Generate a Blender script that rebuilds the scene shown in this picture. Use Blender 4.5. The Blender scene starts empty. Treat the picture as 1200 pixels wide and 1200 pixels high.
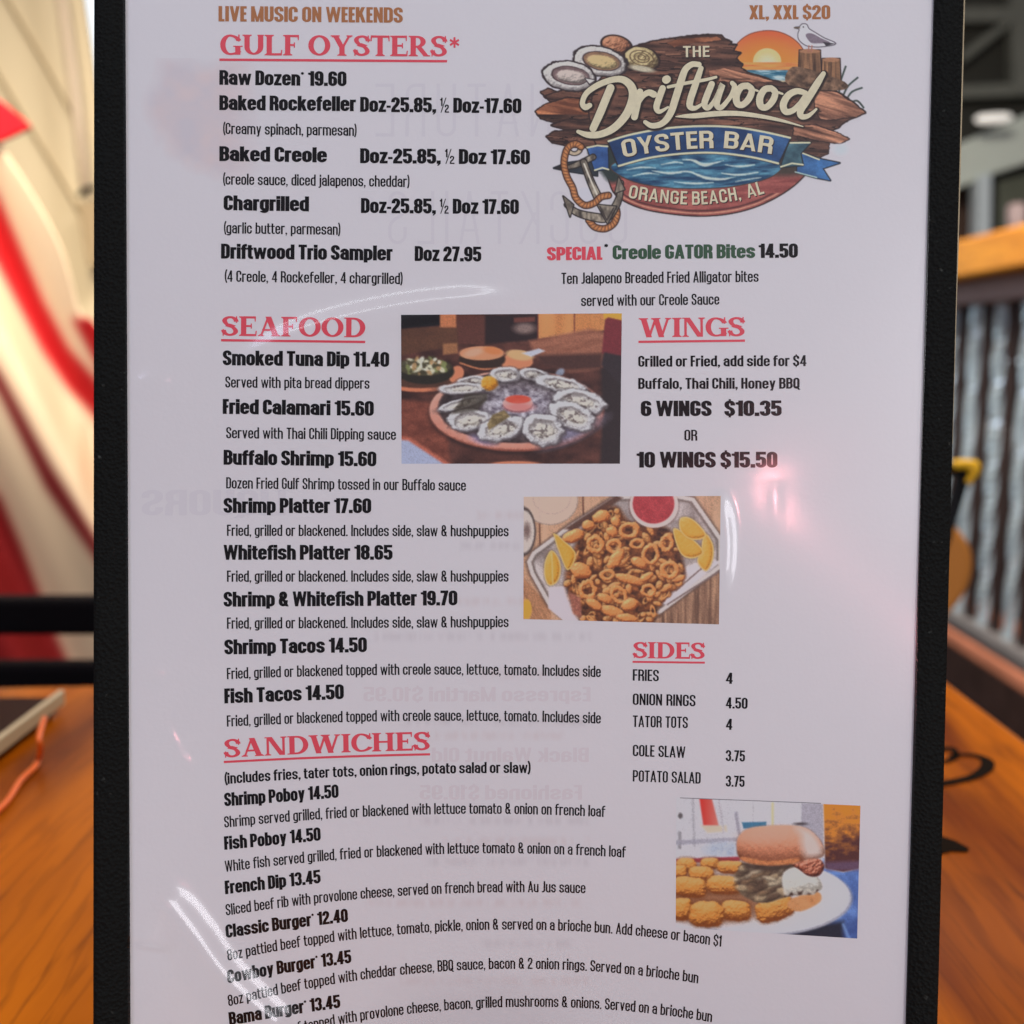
import bpy, math, random
import numpy as np
from mathutils import Vector, Matrix

sc = bpy.context.scene
COL = sc.collection
R = math.radians

# ------------------------------------------------------------------ camera
F = 1287.0                      # focal length in photo pixels (photo 1200 x 1200)
PITCH = R(8.2)
CAM = np.array([0.0, 0.0, 0.199])
RIGHT = np.array([1.0, 0, 0]); UP = np.array([0, math.sin(PITCH), math.cos(PITCH)])
FWD = np.array([0, math.cos(PITCH), -math.sin(PITCH)])
D0 = 0.288                      # distance to the menu
cd = bpy.data.cameras.new("camera"); cam = bpy.data.objects.new("camera", cd); COL.objects.link(cam)
cam.location = CAM; cam.rotation_euler = (math.pi/2 - PITCH, 0, 0)
cd.sensor_width = 36; cd.lens = 36*F/1200; cd.clip_start = 0.01; cd.clip_end = 200
cd.dof.use_dof = True; cd.dof.focus_distance = D0; cd.dof.aperture_fstop = 10.5
sc.camera = cam
# ------------------------------------------------------------------ world, lamps, exposure
w = bpy.data.worlds.new("World"); sc.world = w; w.use_nodes = True
w.node_tree.nodes["Background"].inputs[0].default_value = (0.77, 0.765, 0.89, 1)
w.node_tree.nodes["Background"].inputs[1].default_value = 0.20
sc.view_settings.view_transform = 'Standard'; sc.view_settings.look = 'None'
sc.view_settings.exposure = 0; sc.view_settings.gamma = 1
sc.view_settings.use_curve_mapping = False
sc.cycles.use_denoising = True

def lamp(name, loc, aim, size, power, col, size_y=None, spread=180):
    l = bpy.data.lights.new(name, 'AREA'); l.energy = power; l.color = col
    l.shape = 'RECTANGLE'; l.size = size; l.size_y = size_y or size; l.spread = R(spread)
    o = bpy.data.objects.new(name, l); COL.objects.link(o)
    o.location = loc
    o.rotation_euler = (Vector(aim)-Vector(loc)).to_track_quat('-Z', 'Y').to_euler()
    return o
MC = (0.0, 0.29, 0.16)
lamp("window_daylight_lamp", (-0.85, -0.70, 1.15), MC, 0.5, 6.3, (0.72, 0.74, 1.0), 0.7)
lamp("warm_patio_lamp", (1.05, -0.32, 0.95), MC, 0.4, 1.8, (0.98, 0.84, 0.90), 0.5)
GLARE_POS = (0.56, -0.80, 0.36)
lamp("crease_glare_lamp", GLARE_POS, MC, 0.28, 4.7, (0.95, 0.94, 1.0), 0.50)  # added lamp, no doorway: placed so the plastic creases mirror it as glare
lamp("overhead_glint_lamp", (0.12, -0.50, 1.02), MC, 1.3, 2.0, (0.90, 0.97, 1.0), 0.07)  # added strip, placed above so the SEAFOOD crease catches a pale streak
lamp("table_fill_lamp", (0.30, 0.75, 1.6), (0.20, 0.6, 0), 0.7, 17, (1.0, 0.82, 0.58), 0.7)  # added warm fill from above that brightens the table wood
lamp("left_backdrop_fill", (-0.55, 0.70, 1.10), (-0.95, 1.75, 0.38), 0.4, 9.5, (1.0, 0.86, 0.68), 0.4, 96)  # added fill, narrowed to brighten only the cloth and canvas
lamp("right_rail_fill", (0.45, 1.6, 1.5), (1.0, 2.4, 0.2), 0.5, 44, (1.0, 0.95, 0.90), 0.5)  # added fill that brightens the railing and its balusters

# ------------------------------------------------------------------ mapping helpers
def ray(px, py):
    px = np.asarray(px, float); py = np.asarray(py, float)
    return ((px-600)/F)[..., None]*RIGHT - ((py-600)/F)[..., None]*UP + FWD
def W(px, py, Z):
    return CAM + np.asarray(Z, float)[..., None]*ray(px, py)
def TB(px, py, z=0.0):          # point of the table plane seen there
    d = ray(px, py); t = (z-CAM[2])/d[..., 2]
    return CAM + t[..., None]*d
def kcurve(py):
    t = np.clip((np.asarray(py, float)-560)/740, 0, 1.2)
    return 0.010 + 0.050*t**1.4
def Zpage(px, py):
    u = (np.asarray(px, float)-600)/470
    return D0*(1 + 0.031*(np.asarray(py, float)-600)/1200 - kcurve(py)*u*u)
def P(px, py, off=0.0):         # point on the (gently bent) menu, off metres in front of the page
    return W(px, py, Zpage(px, py)-off)

# ------------------------------------------------------------------ object helpers
def lin(c):
    c = np.asarray(c, float)/255.0
    return np.where(c <= 0.04045, c/12.92, ((c+0.055)/1.055)**2.4)
PAPER = lin((184, 177, 184))
def ink(c):                     # printed colour: what the photo shows, relative to the white paper beside it
    x = lin(c)/PAPER*0.80; m = x.max(-1, keepdims=True); return np.maximum(x*np.where(m > .82, .82/np.maximum(m, 1e-6), 1), .004)
def mat(name, col, rough=0.6, spec=0.3, metal=0, var=0.0, scale=20, bump=0.0, emit=None, coat=0):
    m = bpy.data.materials.new(name); m.use_nodes = True
    n = m.node_tree.nodes; L = m.node_tree.links; b = n["Principled BSDF"]
    b.inputs["Roughness"].default_value = rough; b.inputs["Metallic"].default_value = metal
    b.inputs["Specular IOR Level"].default_value = spec; b.inputs["Coat Weight"].default_value = coat
    c = tuple(float(x) for x in col[:3])
    b.inputs["Base Color"].default_value = c+(1,)
    if var or bump:
        tc = n.new("ShaderNodeTexCoord"); ns = n.new("ShaderNodeTexNoise")
        ns.inputs["Scale"].default_value = scale; ns.inputs["Detail"].default_value = 5
        L.new(tc.outputs["Object"], ns.inputs["Vector"])
        if var:
            mx = n.new("ShaderNodeMix"); mx.data_type = 'RGBA'
            mx.inputs[6].default_value = tuple(x*(1-var) for x in c)+(1,)
            mx.inputs[7].default_value = tuple(min(1, x*(1+var)) for x in c)+(1,)
            L.new(ns.outputs["Fac"], mx.inputs[0]); L.new(mx.outputs[2], b.inputs["Base Color"])
        if bump:
            bp = n.new("ShaderNodeBump"); bp.inputs["Strength"].default_value = bump; bp.inputs["Distance"].default_value = 0.001
            L.new(ns.outputs["Fac"], bp.inputs["Height"]); L.new(bp.outputs["Normal"], b.inputs["Normal"])
    if emit:
        b.inputs["Emission Color"].default_value = c+(1,); b.inputs["Emission Strength"].default_value = emit
    return m
def mesh(name, v, f, m=None, parent=None, smooth=False, cols=None):
    me = bpy.data.meshes.new(name)
    v = np.asarray(v, float).reshape(-1, 3)
    if isinstance(f, np.ndarray) and f.shape[1] == 4:
        me.vertices.add(len(v)); me.vertices.foreach_set("co", v.ravel().astype(np.float32))
        me.loops.add(f.size); me.loops.foreach_set("vertex_index", f.ravel().astype(np.int32))
        me.polygons.add(len(f)); me.polygons.foreach_set("loop_start", np.arange(0, f.size, 4, dtype=np.int32))
        me.update(calc_edges=True); me.validate()
    else:
        me.from_pydata([tuple(x) for x in v], [], [tuple(int(i) for i in q) for q in f]); me.update()
    if cols is not None:
        a = me.color_attributes.new("print", 'FLOAT_COLOR', 'POINT')
        c4 = np.ones((len(v), 4), np.float32); c4[:, :3] = cols.reshape(-1, 3); a.data.foreach_set("color", c4.ravel())
    if m: me.materials.append(m)
    me.polygons.foreach_set("use_smooth", [smooth]*len(me.polygons))
    o = bpy.data.objects.new(name, me); COL.objects.link(o)
    if parent: o.parent = parent; o.matrix_parent_inverse = Matrix.Translation(-parent.location)
    return o
def empty(name, loc=(0, 0, 0)):
    o = bpy.data.objects.new(name, None); COL.objects.link(o); o.location = loc; o.empty_display_size = 0.02
    return o
def tag(o, label=None, cat=None, group=None, kind=None):
    if label: o["label"] = label
    if cat: o["category"] = cat
    if group: o["group"] = group
    if kind: o["kind"] = kind
    return o
def gridfaces(nr, nc):
    i = np.arange(nr-1)[:, None]*nc + np.arange(nc-1)[None, :]
    return np.stack([i, i+nc, i+nc+1, i+1], -1).reshape(-1, 4)
class MB:                       # gathers boxes, prisms and tubes into one mesh
    def __init__(s): s.v = []; s.f = []
    def add(s, v, f):
        b = len(s.v); s.v += [tuple(x) for x in v]; s.f += [tuple(i+b for i in q) for q in f]; return s
    def box(s, a, b):
        (x0, y0, z0), (x1, y1, z1) = a, b
        return s.add([(x0,y0,z0),(x1,y0,z0),(x1,y1,z0),(x0,y1,z0),(x0,y0,z1),(x1,y0,z1),(x1,y1,z1),(x0,y1,z1)],
                     [(0,3,2,1),(4,5,6,7),(0,1,5,4),(1,2,6,5),(2,3,7,6),(3,0,4,7)])
    def prism(s, pts, Z, thick):   # polygon seen at those pixels at depth Z, given real thickness away from the viewer
        p = np.array(pts, float); a = W(p[:, 0], p[:, 1], np.full(len(p), Z)); b = a + np.array([0, thick, 0]); n = len(p)
        return s.add(list(a)+list(b), [tuple(range(n)), tuple(range(2*n-1, n-1, -1))]+[(i, i+n, (i+1) % n+n, (i+1) % n) for i in range(n)])
    def tube(s, pts, r, n=10):
        pts = [Vector(p) for p in pts]; rs = r if hasattr(r, '__len__') else [r]*len(pts); rings = []
        for i, p in enumerate(pts):
            t = (pts[min(i+1, len(pts)-1)]-pts[max(i-1, 0)]).normalized()
            a = t.cross(Vector((0.31, 0.2, 0.93))).normalized(); b = t.cross(a)
            rings.append([p+(a*math.cos(2*math.pi*k/n)+b*math.sin(2*math.pi*k/n))*rs[i] for k in range(n)])
        fs = [(i*n+k, i*n+(k+1) % n, (i+1)*n+(k+1) % n, (i+1)*n+k) for i in range(len(pts)-1) for k in range(n)]
        fs += [tuple(range(n-1, -1, -1)), tuple(range((len(pts)-1)*n, len(pts)*n))]
        return s.add([q for rr in rings for q in rr], fs)
    def build(s, name, m, parent=None, smooth=False, bevel=0):
        o = mesh(name, s.v, s.f, m, parent, smooth)
        if bevel:
            md = o.modifiers.new("bevel", 'BEVEL'); md.width = bevel; md.segments = 2; md.limit_method = 'ANGLE'
        return o
def smoothpts(pts, n=8, closed=False):   # Catmull-Rom through points of any dimension
    p = np.array(pts, float); N = len(p); out = []
    rng = range(N if closed else N-1)
    for i in rng:
        if closed: a, b, c, d = p[(i-1) % N], p[i], p[(i+1) % N], p[(i+2) % N]
        else: a, b, c, d = p[max(i-1, 0)], p[i], p[i+1], p[min(i+2, N-1)]
        for t in np.linspace(0, 1, n, endpoint=False):
            out.append(0.5*((2*b)+(-a+c)*t+(2*a-5*b+4*c-d)*t*t+(-a+3*b-3*c+d)*t**3))
    if not closed: out.append(p[-1])
    return np.array(out)

# ------------------------------------------------------------------ lettering: pen-drawn condensed and slab faces
class Face:
    def __init__(s, stem, bar, counter, xh=0.74, desc=0.17, gap=None, asc=1.0, dotgap=0.05, wide=1.0, sp=None):
        s.s, s.h, s.c, s.xh, s.d, s.asc, s.dg = stem, bar, counter, xh, desc, asc, dotgap
        s.gap = gap if gap is not None else 0.055
        s.wide = wide; s.sp = sp; s.cache = {}
    def begin(s): s.q = []
    def rect(s, x0, y0, x1, y1): s.q.append([(x0, y0), (x1, y0), (x1, y1), (x0, y1)])
    def V(s, x, y0, y1, w=None): w = (w or s.s)/2; s.rect(x-w, y0, x+w, y1)
    def H(s, x0, x1, y, t=None): t = (t or s.h)/2; s.rect(x0, y-t, x1, y+t)
    def Dg(s, x0, y0, x1, y1, w=None): w = (w or s.s)/2; s.q.append([(x0-w, y0), (x0+w, y0), (x1+w, y1), (x1-w, y1)])
    def pen(s, pts, rx=None, ry=None, closed=False, ws=1.0, n=6):
        pts = [np.array(p, float) for p in pts]
        rx = rx or min((s.c+s.s)/2, 0.17); ry = ry or max(rx, s.h*0.62); N = len(pts); path = []
        for i in range(N):
            if not closed and i in (0, N-1): path.append(pts[i]); continue
            a, v, b = pts[i-1], pts[i], pts[(i+1) % N]
            li, lo = np.linalg.norm(v-a), np.linalg.norm(b-v); di, do = (v-a)/li, (b-v)/lo
            endi = (not closed and i == 1); endo = (not closed and i == N-2)
            ra = min(rx*abs(di[0])+ry*abs(di[1]), li*(1 if endi else 0.5)); rb = min(rx*abs(do[0])+ry*abs(do[1]), lo*(1 if endo else 0.5))
            c = v-di*ra+do*rb
            for t in np.linspace(0, math.pi/2, n): path.append(c+di*ra*math.sin(t)-do*rb*math.cos(t))
        if closed: path.append(path[0])
        p = [path[0]]
        for q in path[1:]:
            if np.linalg.norm(q-p[-1]) > 1e-5: p.append(q)
        p = np.array(p); M = len(p); L = []; Rr = []
        for i in range(M):
            if closed: t = p[(i+1) % (M-1)] - p[(i-1) % (M-1)]
            else: t = p[min(i+1, M-1)]-p[max(i-1, 0)]
            t = t/np.linalg.norm(t); o = np.array([-t[1]*s.s*ws/2, t[0]*s.h/2])
            L.append(p[i]+o); Rr.append(p[i]-o)
        s.q.append(('strip', L, Rr))
    def ring(s, x0, x1, y0, y1, **k): s.pen([(x0, (y0+y1)/2), (x0, y1), (x1, y1), (x1, y0), (x0, y0), (x0, (y0+y1)/2-0.001)], **k)
    def glyph(s, ch):
        if ch in s.cache: return s.cache[ch]
        s.begin(); S, h, c, X, d, A = s.s, s.h, s.c, s.xh, s.d, s.asc
        Wd = 2*S+c; l = S/2; r = Wd-S/2; T = X-h/2; B = h/2; C = 1-h/2; m = Wd/2; adv = Wd
        V, H, Dg, pen, ring, rect = s.V, s.H, s.Dg, s.pen, s.ring, s.rect
        dots = max(S, 0.13)
        if ch == ' ': adv = s.sp or 0.16 + c*0.3
        elif ch == 'a': pen([(l, X*.66), (l, T), (r, T), (r, 0)]); pen([(r, X*.57), (l, X*.57), (l, B), (r, B+.02)])
        elif ch == 'b': V(l, 0, A); pen([(l, T), (r, T), (r, B), (l, B)])
        elif ch == 'c': pen([(r, X*.60), (r, T), (l, T), (l, B), (r, B), (r, X*.40)])
        elif ch == 'd': V(r, 0, A); pen([(r, T), (l, T), (l, B), (r, B)])
        elif ch == 'e': H(l, r, X*.53, h*.8); pen([(r, X*.53-h*.4), (r, T), (l, T), (l, B), (r, B), (r, X*.34)])
        elif ch == 'f': e = S+c*.75+.03; pen([(l+.04, 0), (l+.04, A-h/2), (e+.04, A-h/2)], rx=.12); H(-.01, e+.04, T, h*.8); adv = e+.03
        elif ch == 'g': pen([(r, T), (l, T), (l, B), (r, B)]); pen([(r, X), (r, -d+h/2), (l, -d+h/2), (l, -d+h*.9)])
        elif ch == 'h': V(l, 0, A); pen([(l, T), (r, T), (r, 0)])
        elif ch == 'i': V(l, 0, X); rect(0, X+s.dg, S, A); adv = S
        elif ch == 'j': pen([(l+.03, X), (l+.03, -d+h/2), (-.06, -d+h/2)], rx=.1); rect(.03, X+s.dg, S+.03, A); adv = S+.03
        elif ch == 'k': V(l, 0, A); Dg(l+S*.3, X*.36, r, X); Dg(r+.02, 0, l+S*.75, X*.55)
        elif ch == 'l': V(l, 0, A); adv = S
        elif ch == 'm':
            r2 = r+S+c*.95; V(l, 0, X); pen([(l, T), (r, T), (r, 0)]); pen([(r, T), (r2, T), (r2, 0)]); adv = r2+S/2
        elif ch == 'n': V(l, 0, X); pen([(l, T), (r, T), (r, 0)])
        elif ch == 'o': ring(l, r, B, T)
        elif ch == 'p': V(l, -d, X); pen([(l, T), (r, T), (r, B), (l, B)])
        elif ch == 'q': V(r, -d, X); pen([(r, T), (l, T), (l, B), (r, B)])
        elif ch == 'r': V(l, 0, X); pen([(l, T-h*.3), (l+.05, T), (l+c+S*.75, T)], rx=.05); adv = S*1.25+c
        elif ch == 's':
            y = X*.5; pen([(r, X*.66), (r, T), (l, T), (l, y+.02), (r, y-.02), (r, B), (l, B), (l, X*.34)], ry=.12)
        elif ch == 't': e = S+c*.6+.02; pen([(l+.04, A*.93), (l+.04, B), (e+.06, B)], rx=.1); H(-.01, e+.06, T, h*.8); adv = e+.05
        elif ch == 'u': V(r, 0, X); pen([(l, X), (l, B), (r, B)])
        elif ch == 'v': Dg(m, 0, l, X, S*.9); Dg(m, 0, r, X, S*.9)
        elif ch == 'w':
            k = S*.78; a = Wd*1.5; q = [k/2, a*.29, a*.5, a*.71, a-k/2]
            Dg(q[1], 0, q[0], X, k); Dg(q[1], 0, q[2], X, k); Dg(q[3], 0, q[2], X, k); Dg(q[3], 0, q[4], X, k); adv = a
        elif ch == 'x': Dg(l, 0, r, X); Dg(r, 0, l, X)
        elif ch == 'y': Dg(m, 0, l, X, S*.9); Dg(m-.05, -d, r, X, S*.9); H(l-.02, m-.02, -d+h*.4, h*.8)
        elif ch == 'z': w2 = Wd*.86; H(0, w2, T); H(0, w2, B); Dg(l, h*.6, w2-S/2, X-h*.6, S); adv = w2
        elif ch == 'A': a = Wd*1.12; Dg(l*.9, 0, a/2, 1, S*.9); Dg(a-l*.9, 0, a/2, 1, S*.9); H(l, a-l, .26, h*.8); adv = a
        elif ch == 'B': V(l, 0, 1); pen([(l, C), (r, C), (r, .53), (l, .53)], ry=.14); pen([(l, .53), (r+.01, .53), (r+.01, B), (l, B)], ry=.16)
        elif ch == 'C': pen([(r, .64), (r, C), (l, C), (l, B), (r, B), (r, .36)])
        elif ch == 'D': V(l, 0, 1); pen([(l, C), (r, C), (r, B), (l, B)])
        elif ch == 'E': a = S+c+.05; V(l, 0, 1); H(l, a, C); H(l, a, B); H(l, a-.03, .52); adv = a
        elif ch == 'F': a = S+c+.05; V(l, 0, 1); H(l, a, C); H(l, a-.02, .5); adv = a
        elif ch == 'G': pen([(r, .66), (r, C), (l, C), (l, B), (r, B), (r, .5)]); H(m, r, .46, h*.8)
        elif ch == 'H': V(l, 0, 1); V(r, 0, 1); H(l, r, .53)
        elif ch == 'I': V(l, 0, 1); adv = S
        elif ch == 'J': a = S*1.55+c*.5; pen([(a-S/2, 1), (a-S/2, B), (0, B)], rx=.14); adv = a
        elif ch == 'K': V(l, 0, 1); Dg(l+S*.3, .36, r+.01, 1); Dg(r+.04, 0, l+S*.8, .6); adv = Wd+.04
        elif ch == 'L': a = S+c+.03; V(l, 0, 1); H(l, a, B); adv = a
        elif ch == 'M':
            a = Wd*1.38; V(l, 0, 1); V(a-l, 0, 1); k = S*.72; Dg(a/2, 0, l, 1, k); Dg(a/2, 0, a-l, 1, k); adv = a
        elif ch == 'N': a = Wd*1.04; V(l, 0, 1, S*.92); V(a-l, 0, 1, S*.92); Dg(a-l, 0, l, 1, S*.85); adv = a
        elif ch == 'O': ring(l, r, B, C)
        elif ch == 'P': V(l, 0, 1); pen([(l, C), (r, C), (r, .44), (l, .44)], ry=.16)
        elif ch == 'Q': ring(l, r, B, C); Dg(r+.06, -.1, m+.02, .22)
        elif ch == 'R': V(l, 0, 1); pen([(l, C), (r, C), (r, .5), (l, .5)], ry=.16); pen([(m, .5), (r, .46), (r+.01, 0)], rx=.1)
        elif ch == 'S': pen([(r, .68), (r, C), (l, C), (l, .56), (r, .44), (r, B), (l, B), (l, .32)])
        elif ch == 'T': a = Wd*.95; H(0, a, C); V(a/2, 0, 1-h*.3); adv = a
        elif ch == 'U': pen([(l, 1), (l, B), (r, B), (r, 1)])
        elif ch == 'V': a = Wd*1.08; Dg(a/2, 0, l*.9, 1, S*.92); Dg(a/2, 0, a-l*.9, 1, S*.92); adv = a
        elif ch == 'W':
            k = S*.8; a = Wd*1.62; q = [k/2, a*.28, a*.5, a*.72, a-k/2]
            Dg(q[1], 0, q[0], 1, k); Dg(q[1], 0, q[2], 1, k); Dg(q[3], 0, q[2], 1, k); Dg(q[3], 0, q[4], 1, k); adv = a
        elif ch == 'X': a = Wd*1.05; Dg(l, 0, a-l, 1); Dg(a-l, 0, l, 1); adv = a
        elif ch == 'Y': a = Wd*1.05; V(a/2, 0, .45); Dg(a/2, .38, l*.9, 1, S*.95); Dg(a/2, .38, a-l*.9, 1, S*.95); adv = a
        elif ch == '0': ring(l, r, B, C)
        elif ch == '1': a = S*1.6; V(a-l, 0, 1); s.q.append([(0, .76), (a-S, .72), (a-S, .9), (0, .88)]); s.q.append([(a-S-.01, .76), (a-l, .76), (a-l, 1), (a-S*.7, 1)]); adv = a
        elif ch == '2': pen([(l, .66), (l, C), (r, C), (r, .55), (l, .26), (l, h*.6)], ry=.18); H(0, Wd, B)
        elif ch == '3': pen([(l, .70), (l, C), (r, C), (r, .53), (m-.03, .53)]); pen([(m-.03, .53), (r, .53), (r, B), (l, B), (l, .30)])
        elif ch == '4': a = Wd*1.04; V(a-S*.85, 0, 1); H(0, a, .27, h*.9); Dg(l*.8, .27, a-S*.95, 1, S*.8); adv = a
        elif ch == '5': V(l, .45, 1, S*.9); H(l, Wd-.02, C); pen([(l, .6), (r, .6), (r, B), (l, B), (l, .30)], ry=.15)
        elif ch == '6': pen([(r, .70), (r, C), (l, C), (l, B), (r, B), (r, .57), (l, .57)])
        elif ch == '9': pen([(l, .30), (l, B), (r, B), (r, C), (l, C), (l, .43), (r, .43)])
        elif ch == '7': a = Wd*.9; H(0, a, C); Dg(a*.34, 0, a-S/2, 1-h*.5); adv = a
        elif ch == '8': ring(l, r, .53, C, ry=.14); ring(l, r, B, .53, ry=.16)
        elif ch == '.': rect(0, 0, dots, dots*.95); adv = dots
        elif ch == ',': rect(0, 0, dots, dots*.95); s.q.append([(dots*.1, -.13), (dots*.45, -.13), (dots, .01), (dots*.45, .01)]); adv = dots
        elif ch == '-': a = .26; H(0, a, .36, h*.85); adv = a
        elif ch == '(': a = S*1.25; pen([(a+.02, -.1), (l+.02, .1), (l+.02, .9), (a+.02, 1.08)], rx=.25, ry=.3, ws=.85); adv = a
        elif ch == ')': a = S*1.25; pen([(0, -.1), (a-l, .1), (a-l, .9), (0, 1.08)], rx=.25, ry=.3, ws=.85); adv = a
        elif ch == '*':
            cx, cy, q = .1, .83, .095
            for k in range(3):
                t = math.pi/2+k*math.pi/3; ux, uy = math.cos(t), math.sin(t); wv = .03
                s.q.append([(cx-ux*q-uy*wv, cy-uy*q+ux*wv), (cx-ux*q+uy*wv, cy-uy*q-ux*wv), (cx+ux*q+uy*wv, cy+uy*q-ux*wv), (cx+ux*q-uy*wv, cy+uy*q+ux*wv)])
            adv = .2
        elif ch == '$':
            pen([(r, .68), (r, C), (l, C), (l, .56), (r, .44), (r, B), (l, B), (l, .32)]); V(m, 1-h*.2, 1.09, S*.5); V(m, -.09, h*.2, S*.5)
        elif ch == '&':
            k = .8; ring(l+.03, r-.02, .54, C, ry=.15); pen([(l+.06, .54), (l, .5), (l, B), (r, B), (r+.03, .42)], ry=.18); Dg(Wd+.08-S*.4, 0, l+.08, .66, S*.85); adv = Wd+.08
        elif ch == '\u00bd':
            V(.11, .44, 1, .09); s.q.append([(.0, .82), (.08, .80), (.08, .93), (.0, .89)]); Dg(.06, 0, .36, 1, .055)
            sv = (s.s, s.h); s.s, s.h = .085, .08
            pen([(.335, .36), (.335, .50), (.50, .50), (.50, .32), (.335, .16), (.335, .05)], rx=.07, ry=.07); H(.29, .56, .04, .08); s.s, s.h = sv; adv = .57
        s.cache[ch] = (s.q, adv); return s.cache[ch]
class SerifFace(Face):          # wide bracketed capitals of the section headings
    def glyph(s, ch):
        if ch in s.cache: return s.cache[ch]
        s.begin(); S, h = s.s, s.h; e = .085; t = .055; B = h/2; C = 1-h/2
        V, H, Dg, pen, rect = s.V, s.H, s.Dg, s.pen, s.rect
        def sf(x, y, w=None):       # serif around a stem centred on x, at the base (0) or the top (1)
            w = (w or S)/2; k = .05
            if y == 0: rect(x-w-e, 0, x+w+e, t); s.q.append([(x-w-k, t), (x+w+k, t), (x+w, t+k), (x-w, t+k)])
            else: rect(x-w-e, 1-t, x+w+e, 1); s.q.append([(x-w, 1-t-k), (x+w, 1-t-k), (x+w+k, 1-t), (x-w-k, 1-t)])
        x = e+S/2
        def beak(x0, up): rect(x0-.05, C-.22 if up else 0, x0, C+h/2 if up else B+.22)
        if ch == 'I': V(x, 0, 1); sf(x, 0); sf(x, 1); adv = S+2*e
        elif ch in 'LEF':
            a = .74 if ch != 'F' else .70; V(x, 0, 1); sf(x, 0); sf(x, 1)
            if ch in 'LE': H(x, a, B, h*1.1); s.q.append([(a-.06, 0), (a, 0), (a+.02, .27), (a-.03, .27)])
            if ch in 'EF': H(x, a-.03, C, h*1.1); s.q.append([(a-.07, .74), (a-.03, .74), (a-.02, 1), (a-.09, 1)]); H(x, a-.2, .51, h); rect(a-.24, .38, a-.19, .64)
            adv = a+.02
        elif ch == 'T':
            a = .80; V(a/2, 0, 1); sf(a/2, 0); H(0, a, C, h*1.1); s.q.append([(-.01, .72), (.04, .72), (.07, 1), (0, 1)]); s.q.append([(a-.04, .72), (a+.01, .72), (a, 1), (a-.07, 1)]); adv = a
        elif ch == 'H': a = .98; V(x, 0, 1); V(a-x, 0, 1); H(x, a-x, .51, h); [sf(q, y) for q in (x, a-x) for y in (0, 1)]; adv = a
        elif ch == 'U':
            a = .92; tn = S*.5; r = a-e-tn/2; pen([(x, 1), (x, B+.02), (r, B+.02), (r, 1)], rx=.3, ry=.34, n=9); sf(x, 1); sf(r, 1, tn); adv = a
        elif ch == 'N':
            a = .95; tn = S*.46; V(x-S/2+tn/2, 0, 1, tn); V(a-e-tn/2, 0, 1, tn); Dg(a-e-S*.5, 0, x, 1, S*1.05); sf(x-S/2+tn/2, 0, tn); sf(a-e-tn/2, 1, tn); rect(0, 1-t, x, 1); adv = a
        elif ch == 'D': a = .90; V(x, 0, 1); pen([(x, C), (a-S/2, C), (a-S/2, B), (x, B)], rx=.38, ry=.46, n=10); rect(0, 0, x, t); rect(0, 1-t, x, 1); adv = a
        elif ch == 'O': a = .94; s.ring(S/2, a-S/2, B, C, rx=.40, ry=.5, n=10); adv = a
        elif ch in 'CG':
            a = .86; pen([(a-.06, .70), (a-.14, C+.0), (S/2, C), (S/2, B), (a-.12, B), (a-.04, .26 if ch == 'C' else .2)], rx=.36, ry=.5, n=10); rect(a-.09, .66, a-.03, 1)
            if ch == 'G': V(a-.06-S*.2, .02, .42, S); rect(a-.06-S*.7-e, .40, a+.1, .40+t); a += .06
            adv = a
        elif ch == 'S':
            a = .70; z = s.h; s.h = z*1.1; s.s = S*.9; pen([(a-.09, .72), (a-.09, C), (S/2, C), (S/2, .6), (a-S/2, .41), (a-S/2, B), (.07, B), (.07, .3)], rx=.26, ry=.25, n=9); s.s = S; s.h = z
            s.q.append([(.12, .50), (.33, .63), (.60, .52), (.40, .40)]); rect(a-.10, .66, a-.05, 1); rect(.03, 0, .08, .34); adv = a
        elif ch == 'R':
            a = .92; V(x, 0, 1); sf(x, 0); sf(x, 1); pen([(x, C), (.62, C), (.62, .47), (x, .47)], rx=.26, ry=.26, n=8); Dg(a-.16, 0, .42, .48, S*1.05); rect(a-.2, 0, a, t); adv = a
        elif ch == 'A': a = .98; Dg(.15, 0, a/2-.03, 1, S*.42); Dg(a-.20, 0, a/2-.03, 1, S*1.08); H(.2, a-.28, .32, h); sf(.15, 0, S*.42); sf(a-.20, 0, S); adv = a
        elif ch == 'Y': a = .94; V(a/2, 0, .48); Dg(a/2, .40, .18, 1, S*1.05); Dg(a/2+.04, .42, a-.15, 1, S*.5); sf(a/2, 0); sf(.18, 1, S); sf(a-.15, 1, S*.4); adv = a
        elif ch == 'W':
            a = 1.36; Dg(.42, 0, .18, 1, S*1.05); Dg(.42, 0, .70, 1, S*.46); Dg(.94, 0, .70, 1, S*1.05); Dg(.94, 0, a-.14, 1, S*.46); sf(.18, 1, S); sf(.70, 1, S); sf(a-.14, 1, S*.4); adv = a
        elif ch == '*':
            for k in range(3):
                th = math.pi/2+k*math.pi/3; ux, uy = math.cos(th), math.sin(th); q, wv = .26, .05; cx, cy = .28, .70
                s.q.append([(cx-ux*q-uy*wv, cy-uy*q+ux*wv), (cx-ux*q+uy*wv, cy-uy*q-ux*wv), (cx+ux*q+uy*wv, cy+uy*q-ux*wv), (cx+ux*q-uy*wv, cy+uy*q+ux*wv)])
            adv = .56
        else: adv = .30
        s.cache[ch] = (s.q, adv); return s.cache[ch]
HEAVY = Face(.235, .175, .072, xh=.77, desc=.15, gap=.028, dotgap=.03, sp=.19)
LIGHT = Face(.138, .118, .150, xh=.74, desc=.18, gap=.060, dotgap=.06, sp=.19)
MEDIUM = Face(.175, .145, .125, xh=.75, desc=.17, gap=.055, dotgap=.05, sp=.16)
BROWN = Face(.20, .155, .10, xh=.76, gap=.04, sp=.16)
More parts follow.
